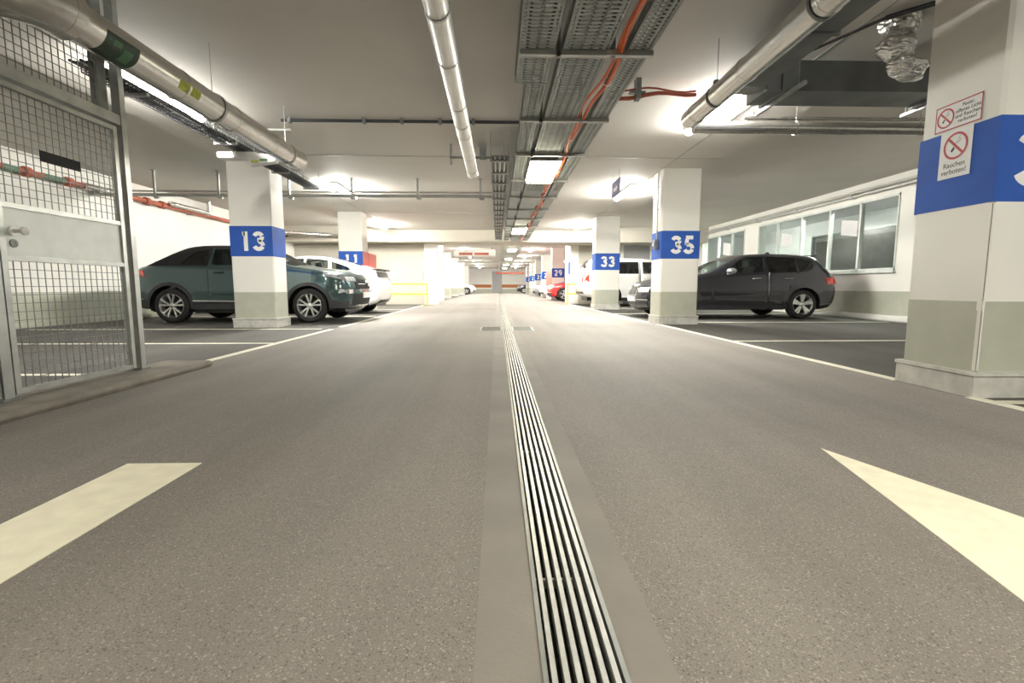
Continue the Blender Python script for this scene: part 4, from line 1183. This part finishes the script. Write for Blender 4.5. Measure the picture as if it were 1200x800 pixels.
    it.chbox(S['ws'][0]+.02, S['ws'][0]+.42, -(w-.14), w-.14, .5, zb-.04, .04)
    it.build('dashboard', M['seat'], root, world=False)
    for x in S['seats']:
        for s in (-1, 1):
            q = MB(); q.chbox(x-.45, x+.05, s*.38-.24, s*.38+.24, .5, .66, .04)
            bk = [(x-.02, .6), (x+.1, .6), (x+.3, 1.12), (x+.18, 1.14)]
            q.slab([(p[0], p[1]) for p in bk], (0, s*.38-.23, 0), (1, 0, 0), (0, 0, 1), (0, 1, 0), .46)
            q.chbox(x+.19, x+.29, s*.38-.13, s*.38+.13, 1.14, min(1.34, zt-.12), .03)
            q.build('seat', M['seat'], root, world=False)
    sw = MB(); cx, cy, cz = S['ws'][0]+.62, .38*(1 if nose > 0 else 1), zb-.02
    ringp = [(cx+.06*sin(a), cy+.18*cos(a), cz+.17*sin(a)) for a in [2*pi*i/20 for i in range(21)]]
    sw.tube(ringp, .014, 6); sw.cyl((cx-.2, cy, cz-.06), (cx, cy, cz), .03, 8); sw.build('steering_wheel', M['black'], root, smooth=True, world=False)
    # --- mirrors
    mx, mz = S['mirror']
    for s in (-1, 1):
        q = MB(); ys = side(mx, mz); vs = []; nu, nv = 10, 8
        for i in range(nu+1):
            a = pi*i/nu
            for j in range(nv):
                b_ = 2*pi*j/nv
                vs.append((mx-.01+.10*cos(b_)*sin(a)*1.0, s*(ys+.13-.11*cos(a)), mz+.065+.065*sin(b_)*sin(a)))
        q.add(vs, [(i*nv+j, i*nv+(j+1) % nv, (i+1)*nv+(j+1) % nv, (i+1)*nv+j) for i in range(nu) for j in range(nv)])
        q.box(mx-.04, mx+.03, s*(ys-.02), s*(ys+.06), mz-.005, mz+.03)
        q.build('wing_mirror', M[S.get('mirmat', 'chrome')] if S.get('mirmat') else paint, root, smooth=True, world=False)
    # --- side add-ons
    for nm, poly, mt, off in S.get('panels', ()):
        sidepanel(nm, poly, M[mt], root, off)
    def ring(xc, r0, r1, a0=-.12, n=18):
        A0, A1 = a0, pi-a0
        return [(xc+r1*cos(A0+(A1-A0)*i/n), r+r1*sin(A0+(A1-A0)*i/n)) for i in range(n+1)]+[(xc+r0*cos(A1-(A1-A0)*i/n), r+r0*sin(A1-(A1-A0)*i/n)) for i in range(n+1)]
    if S.get('clad'):
        for xc in (xf, xr): sidepanel('arch_cladding', ring(xc, ra-.004, ra+.065), M['clad'], root, .006, step=.08)
    # --- patches on the front/rear: (name, z0, z1, y0, y1, which end, mat, off)
    def endpatch(nm, end, y0, y1, z0_, z1_, mt, off=.008, th=.02, n=6, par=None, sides=None, taper=0):
        half = [i for i in range(len(pts)) if (pts[i][0] < L/2) == (end == 'f')]
        def surf(y, z):
            # walk silhouette for height z at the lateral position y
            best = None
            for a_, b_ in zip(half[:-1], half[1:]):
                if b_ != a_+1: continue
                res = []
                for i in (a_, b_):
                    nn = nrm(i); p = pts[i]; ys = side(p[0], p[1]); v = max(-1, min(1, y/ys)); k = p[2]*(1-abs(v)**2.2)
                    res.append((p[0]+nn[0]*k, p[1]+nn[1]*k))
                (xa, za_), (xb, zb__) = res
                if (za_-z)*(zb__-z) <= 0 and abs(za_-zb__) > 1e-9:
                    x = xa+(xb-xa)*(z-za_)/(zb__-za_)
                    if best is None or (x < best if end == 'f' else x > best): best = x
            if best is None: best = 0 if end == 'f' else L
            return best
        sg = -1 if end == 'f' else 1; vs = []
        for i in range(n+1):
            for j in range(5):
                z = z0_+(z1_-z0_)*j/4; t_ = taper*(j/4)
                y = (y0+t_)+((y1-t_)-(y0+t_))*i/n; x = surf(y, z)
                vs += [(x+sg*off, y, z), (x-sg*th, y, z)]
        q = MB(); fs = []
        for i in range(n):
            for j in range(4):
                a_ = (i*5+j)*2; fs += [(a_, a_+2, a_+12, a_+10), (a_+1, a_+11, a_+13, a_+3)]
        for i in range(n):
            for j in (0, 4):
                a_ = (i*5+j)*2; fs.append((a_, a_+10, a_+11, a_+1))
        for j in range(4):
            for i in (0, n):
                a_ = (i*5+j)*2; fs.append((a_, a_+1, a_+3, a_+2))
        q.add(vs, fs); return q.build(nm, M[mt], par or root, world=False)
    for e in S.get('ends', ()): endpatch(*e)
    if S.get('extra'): S['extra'](root, side, endpatch, sidepanel)
    return root

# --- teal soft-top crossover
def ex_troc(root, side, endpatch, sidepanel):
    for z in (.745,): endpatch('grille_bar', 'f', -.42, .42, z, z+.008, 'alloy', .014, .01)
    q = MB(); q.cyl((-.075, 0, .76), (-.03, 0, .76), .06, 20); q.build('badge', M['chrome'], root, smooth=True, world=False)
    for s in (-1, 1):
        q = MB(); q.tube([(3.95, s*.5, 1.1), (4.0, s*.5, 1.12)], .01, 6)
    q = MB(); q.cyl((3.02, 0, 1.5), (3.10, 0, 1.72), .004, 6)
TROC = dict(P=None, L=4.25, w=.905, paint='teal', belt=1.04, r=.332, ra=.385, xf=.84, xr=3.43, sill=.27, pf=.75, pr=.6, tf=.26, tr=.2,
  hz=.96, ws=(1.15, 1.10), seats=(2.35, 3.15), mirror=(1.62, 1.06), mirmat=None, glassmat='glass_dark', privx=9, clad=True, chromeh=False,
  sil=[('front', [(.30, .26, .02), (.16, .30, .10), (.10, .42, .13), (.09, .58, .13), (.10, .72, .13), (.14, .84, .12)]),
       ('hood', [(.24, .93, .09), (.55, 1.0, .05), (.95, 1.05, .05), (1.22, 1.10, .05)]),
       ('windshield', [(1.30, 1.13, .06), (1.95, 1.44, .06)]),
       ('roof', [(2.1, 1.475, .02), (2.6, 1.495, .02), (3.1, 1.47, .02)]),
       ('softrear', [(3.35, 1.38, .02), (3.86, 1.10, .02)]),
       ('rear', [(3.98, 1.075, .02), (4.12, 1.04, .05), (4.17, .95, .08), (4.19, .78, .09), (4.2, .6, .09), (4.16, .42, .08), (4.06, .30, .05), (3.95, .27, .02)])],
  soft=True, softz=lambda x: 1.085 if x > 2.04 else (9 if x < 1.98 else 1.085+ (2.04-x)*9), softcut=[(2.0, 1.42), (2.05, 1.085), (3.9, 1.085)],
  windows=[[(1.52, 1.10), (2.66, 1.10), (2.66, 1.405), (2.10, 1.405)], [(2.74, 1.10), (3.25, 1.10), (3.02, 1.34), (2.74, 1.40)]],
  doors=[[(1.36, .40), (1.42, .95), (1.47, 1.085), (2.04, 1.425), (2.70, 1.435), (2.72, 1.08), (2.70, .40)]],
  panels=[('window_trim', [(1.50, 1.080), (3.86, 1.078), (3.86, 1.094), (1.50, 1.096)], 'chrome', .004), ('sill_cladding', [(1.235, .265), (3.04, .265), (3.04, .40), (1.235, .40)], 'clad', .012),
          ('sill_trim', [(1.26, .40), (3.0, .42), (3.0, .435), (1.26, .415)], 'chrome', .016),
          ('tail_lamp', [(3.90, .88), (4.15, .86), (4.12, 1.0), (3.93, 1.0)], 'tail', .006),
          ('headlamp', [(.17, .80), (.52, .90), (.56, .955), (.26, .92), (.15, .85)], 'lamp', .006),
          ('fog_lamp', [(.13, .56), (.30, .57), (.26, .645), (.12, .64)], 'lamp', .008),
          ('bumper_cladding', [(.12, .28), (.42, .28), (.40, .44), (.12, .42)], 'clad', .008),
          ('bumper_cladding', [(3.86, .27), (4.14, .30), (4.19, .44), (3.88, .44)], 'clad', .008),
          ('bumper_trim', [(3.95, .445), (4.19, .46), (4.19, .48), (3.95, .47)], 'chrome', .008)],
  ends=[('grille', 'f', -.52, .52, .65, .84, 'dark'), ('headlamp', 'f', -.80, -.47, .80, .89, 'lamp'), ('headlamp', 'f', .47, .80, .80, .89, 'lamp'),
        ('lower_intake', 'f', -.62, .62, .34, .56, 'dark'), ('licence_plate', 'f', -.26, .26, .47, .58, 'paper', .022),
        ('fog_lamp', 'f', .62, .82, .56, .64, 'lamp'), ('fog_lamp', 'f', -.82, -.62, .56, .64, 'lamp'), ('skid_trim', 'f', -.5, .5, .31, .335, 'chrome', .02),
        ('tail_lamp', 'r', .45, .78, .86, .98, 'tail'), ('tail_lamp', 'r', -.78, -.45, .86, .98, 'tail')],
  extra=ex_troc)
car('convertible_car', TROC, 'dark teal soft-top car parked nose to the aisle behind pillar 13', (-2.77, 10.42, 0), +1, detail=.05)

# --- slate grey hatchback
def ex_bmw(root, side, endpatch, sidepanel):
    for s in (-1, 1):
        y0, y1 = (.02, .30) if s > 0 else (-.30, -.02)
        g = endpatch('kidney_grille', 'f', y0, y1, .50, .70, 'chrome', .014)
        endpatch('grille_insert', 'f', y0+.02, y1-.02, .52, .68, 'black', .020, par=g)
    q = MB(); q.chbox(3.60, 3.93, -.52, .52, 1.345, 1.372, .012); q.build('roof_spoiler', M['black'], root, world=False)
    q = MB(); q.slab([(3.0, 1.425), (3.16, 1.425), (3.12, 1.475), (3.09, 1.475)], (0, -.012, 0), (1, 0, 0), (0, 0, 1), (0, 1, 0), .024); q.build('antenna', M['black'], root, world=False)
BMW = dict(P=None, L=4.30, w=.885, paint='greypaint', belt=.97, r=.316, ra=.36, xf=.77, xr=3.46, sill=.22, pf=.85, pr=.6, tf=.25, tr=.16, tum=.46,
  hz=.865, ws=(1.42, 1.0), seats=(2.35, 3.1), mirror=(1.83, .955), mirmat='alloy', glassmat='glass_dark', privx=2.3, spokes=5, chromeh=True,
  sil=[('front', [(.32, .20, .02), (.17, .24, .10), (.12, .36, .14), (.12, .52, .14), (.16, .66, .13)]),
       ('hood', [(.26, .74, .09), (.65, .85, .05), (1.1, .93, .05), (1.42, .985, .05)]),
       ('windshield', [(1.50, 1.01, .06), (2.12, 1.34, .06)]),
       ('roof', [(2.3, 1.385, .02), (2.75, 1.405, .02), (3.3, 1.395, .02), (3.74, 1.35, .02)]),
       ('rearglass', [(3.84, 1.31, .03), (4.07, 1.00, .05)]),
       ('rear', [(4.14, .94, .06), (4.20, .84, .08), (4.24, .70, .09), (4.26, .52, .09), (4.20, .34, .08), (4.10, .25, .05), (3.95, .22, .02)])],
  windows=[[(1.72, .985), (2.60, .995), (2.62, 1.33), (2.26, 1.325), (2.10, 1.26)], [(2.68, .995), (3.31, 1.0), (3.31, 1.305), (2.70, 1.335)], [(3.36, 1.005), (3.66, 1.09), (3.70, 1.17), (3.64, 1.235), (3.36, 1.30)]],
  doors=[[(1.46, .30), (1.46, .80), (1.56, .975), (2.10, 1.295), (2.26, 1.355), (2.65, 1.365), (2.65, .30)],
         [(2.67, .30), (2.67, 1.365), (3.34, 1.33), (3.34, .97), (3.30, .84), (3.10, .60), (3.05, .45), (3.05, .30)]],
  panels=[('pillar_trim', [(2.605, .99), (2.69, .99), (2.70, 1.335), (2.625, 1.335)], 'black', .004), ('pillar_trim', [(3.31, .995), (3.365, 1.0), (3.365, 1.30), (3.31, 1.305)], 'black', .004), ('tail_lamp', [(3.98, .74), (4.17, .74), (4.13, .93), (3.93, .88)], 'tail', .006),
          ('headlamp', [(.20, .60), (.50, .68), (.52, .74), (.28, .71), (.18, .65)], 'lamp', .006),
          ('side_sill', [(1.2, .22), (3.05, .22), (3.05, .285), (1.2, .285)], 'clad', .008)],
  ends=[('headlamp', 'f', -.76, -.40, .58, .68, 'lamp'), ('headlamp', 'f', .40, .76, .58, .68, 'lamp'),
        ('lower_intake', 'f', -.70, .70, .26, .36, 'black'), ('bumper_trim', 'f', -.72, .72, .40, .425, 'chrome'), ('licence_plate', 'f', -.26, .26, .37, .48, 'paper', .03),
        ('tail_lamp', 'r', .48, .76, .76, .90, 'tail'), ('tail_lamp', 'r', -.76, -.48, .76, .90, 'tail')],
  extra=ex_bmw)
car('hatchback_car', BMW, 'slate grey hatchback parked nose to the aisle behind pillar 35', (3.08, 11.22, 0), -1, detail=.05)

# --- white fastback with split rear window
PRI = dict(P=None, L=4.46, w=.87, paint='whitecar', belt=.98, r=.31, ra=.355, xf=.93, xr=3.63, sill=.22, pf=.9, pr=.7, tf=.28, tr=.2, tum=.5,
  hz=.88, ws=(1.15, 1.0), seats=(2.2, 3.0), mirror=(1.55, .97), glassmat='glass', spokes=5,
  sil=[('front', [(.32, .20, .02), (.14, .26, .10), (.10, .42, .15), (.14, .60, .14)]),
       ('hood', [(.30, .72, .09), (.70, .88, .05), (1.1, .99, .05)]),
       ('windshield', [(1.18, 1.02, .06), (1.95, 1.38, .06)]),
       ('roof', [(2.15, 1.455, .02), (2.5, 1.485, .02), (2.95, 1.465, .02), (3.4, 1.365, .02)]),
       ('rearglass', [(3.5, 1.335, .02), (4.08, 1.15, .02)]),
       ('rear', [(4.20, 1.12, .03), (4.24, 1.08, .05), (4.27, .92, .06), (4.34, .80, .08), (4.37, .60, .09), (4.33, .38, .08), (4.2, .27, .05), (4.05, .23, .02)])],
  windows=[[(1.50, .985), (2.42, .99), (2.44, 1.405), (2.12, 1.39)], [(2.50, .99), (3.12, 1.0), (3.04, 1.365), (2.50, 1.41)], [(3.2, 1.01), (3.66, 1.12), (3.55, 1.20), (3.13, 1.335)]],
  doors=[[(1.36, .30), (1.36, .85), (1.46, .985), (2.08, 1.405), (2.2, 1.435), (2.46, 1.44), (2.46, .30)], [(2.48, .30), (2.48, 1.44), (3.07, 1.40), (3.17, 1.0), (3.14, .72), (3.14, .3)]],
  panels=[('tail_lamp', [(4.10, .76), (4.26, .76), (4.2, 1.04), (4.10, 1.05), (4.05, .9)], 'paper', .006), ('headlamp', [(.2, .55), (.52, .7), (.6, .8), (.3, .7)], 'lamp', .006)],
  ends=[('rear_glass_panel', 'r', -.62, .62, .93, 1.07, 'black'), ('tail_lamp', 'r', .52, .78, .74, .92, 'tail'), ('tail_lamp', 'r', -.78, -.52, .74, .92, 'paper'),
        ('licence_plate', 'r', -.26, .26, .70, .81, 'paper', .02), ('rear_diffuser', 'r', -.6, .6, .28, .36, 'black')],
  extra=lambda root, side, ep, sp: MB().chbox(4.05, 4.33, -.66, .66, 1.12, 1.15, .012).build('spoiler', M['black'], root, world=False))
# tail toward the aisle: nose faces -X
car('fastback_car', PRI, 'white hatchback with its tail and dark spoiler toward the aisle, beyond the teal car', (-2.92-4.42, 13.35, 0), -1, detail=.06)

# --- white boxy off-roader, tail toward the aisle
SUV = dict(P=None, L=4.5, w=.93, paint='whitecar', belt=1.12, r=.36, ra=.41, xf=.9, xr=3.52, sill=.32, pf=.7, pr=.4, tf=.18, tr=.09, tum=.22, edge=.05, round=.07,
  hz=1.03, ws=(1.3, 1.15), seats=(2.2, 3.1), mirror=(1.6, 1.12), glassmat='glass_dark', privx=2.2, spokes=5,
  sil=[('front', [(.30, .32, .02), (.12, .36, .08), (.08, .60, .10), (.10, .85, .10)]),
       ('hood', [(.22, 1.02, .07), (.7, 1.08, .05), (1.25, 1.13, .05)]),
       ('windshield', [(1.33, 1.17, .06), (1.88, 1.58, .06)]),
       ('roof', [(2.1, 1.65, .02), (2.6, 1.68, .02), (3.4, 1.68, .02), (4.1, 1.64, .02)]),
       ('rearglass', [(4.24, 1.60, .03), (4.38, 1.15, .04)]),
       ('rear', [(4.42, 1.08, .04), (4.45, .8, .05), (4.46, .6, .05), (4.42, .45, .05), (4.3, .36, .04), (4.2, .33, .02)])],
  windows=[[(1.62, 1.14), (2.36, 1.14), (2.36, 1.55), (2.02, 1.55)], [(2.50, 1.14), (3.22, 1.14), (3.22, 1.55), (2.50, 1.56)], [(3.36, 1.14), (4.1, 1.14), (4.04, 1.53), (3.36, 1.55)]],
  doors=[[(1.40, .42), (1.40, 1.0), (1.52, 1.13), (1.98, 1.58), (2.42, 1.60), (2.42, .42)], [(2.44, .42), (2.44, 1.60), (3.28, 1.60), (3.28, 1.0), (3.1, .8), (3.05, .42)]],
  panels=[('tail_lamp', [(4.24, .86), (4.42, .86), (4.40, 1.12), (4.24, 1.12)], 'tail', .006)],
  ends=[('tail_lamp', 'r', .62, .82, .86, 1.12, 'tail'), ('tail_lamp', 'r', -.82, -.62, .86, 1.12, 'tail'), ('bumper_trim', 'r', -.8, .8, .44, .52, 'black'), ('licence_plate', 'r', -.26, .26, .72, .83, 'paper', .02)])
# here the tail is at the low X end: nose faces +X
car('off_roader_car', SUV, 'white boxy off-roader behind pillar 33, tail toward the aisle', (2.95+4.48, 18.0, 0), +1, detail=.07)

RED = dict(BMW); RED.update(paint='redcar', mirmat=None); RED['extra'] = None
car('compact_car', RED, 'red compact car parked nose to the aisle before pillar 29', (2.55, 25.4, 0), -1, detail=.09)
W2_ = dict(RED); W2_.update(paint='whitecar')
car('compact_car', W2_, 'distant white compact car just beyond pillar 29', (2.7, 31.3, 0), -1, detail=.11)
W3_ = dict(RED); W3_.update(paint='silvercar')
car('compact_car', W3_, 'distant silver compact car beyond pillar 27', (2.55, 36.2, 0), -1, detail=.11)
W4_ = dict(RED); W4_.update(paint='greypaint')
car('compact_car', W4_, 'farthest dark compact car on the numbered pillar side', (2.1, 54.3, 0), -1, detail=.13)
W5_ = dict(RED); W5_.update(paint='whitecar', yaw=0)
car('compact_car', W5_, 'distant white compact car poking out past the stair core', (-2.1, 46.8, 0), +1, detail=.11)

# ------------------------------------------------------------------ camera, world, colour
cam = bpy.data.cameras.new('camera'); co = lk(bpy.data.objects.new('camera', cam)); SC.camera = co
fpx = 575.0
cam.sensor_fit = 'HORIZONTAL'; cam.sensor_width = 36; cam.lens = fpx/1200*36; cam.clip_start = .02; cam.clip_end = 300
pitch = atan(64/fpx); yaw = atan(17/578.6)
co.location = (0, 0, .69); co.rotation_euler = (pi/2-pitch, 0, -yaw)
wd = bpy.data.worlds.new('world'); SC.world = wd; wd.use_nodes = True
wd.node_tree.nodes['Background'].inputs[0].default_value = (.8, .8, .78, 1); wd.node_tree.nodes['Background'].inputs[1].default_value = .05
vs = SC.view_settings
vs.view_transform = 'Standard'; vs.look = 'None'; vs.gamma = 1; vs.use_curve_mapping = False; vs.exposure = 0.85
try:
    SC.cycles.use_denoising = True; SC.cycles.max_bounces = 8; SC.cycles.diffuse_bounces = 5; SC.cycles.sample_clamp_indirect = 6; SC.cycles.caustics_reflective = False; SC.cycles.caustics_refractive = False
    SC.cycles.transparent_max_bounces = 12
except Exception: pass
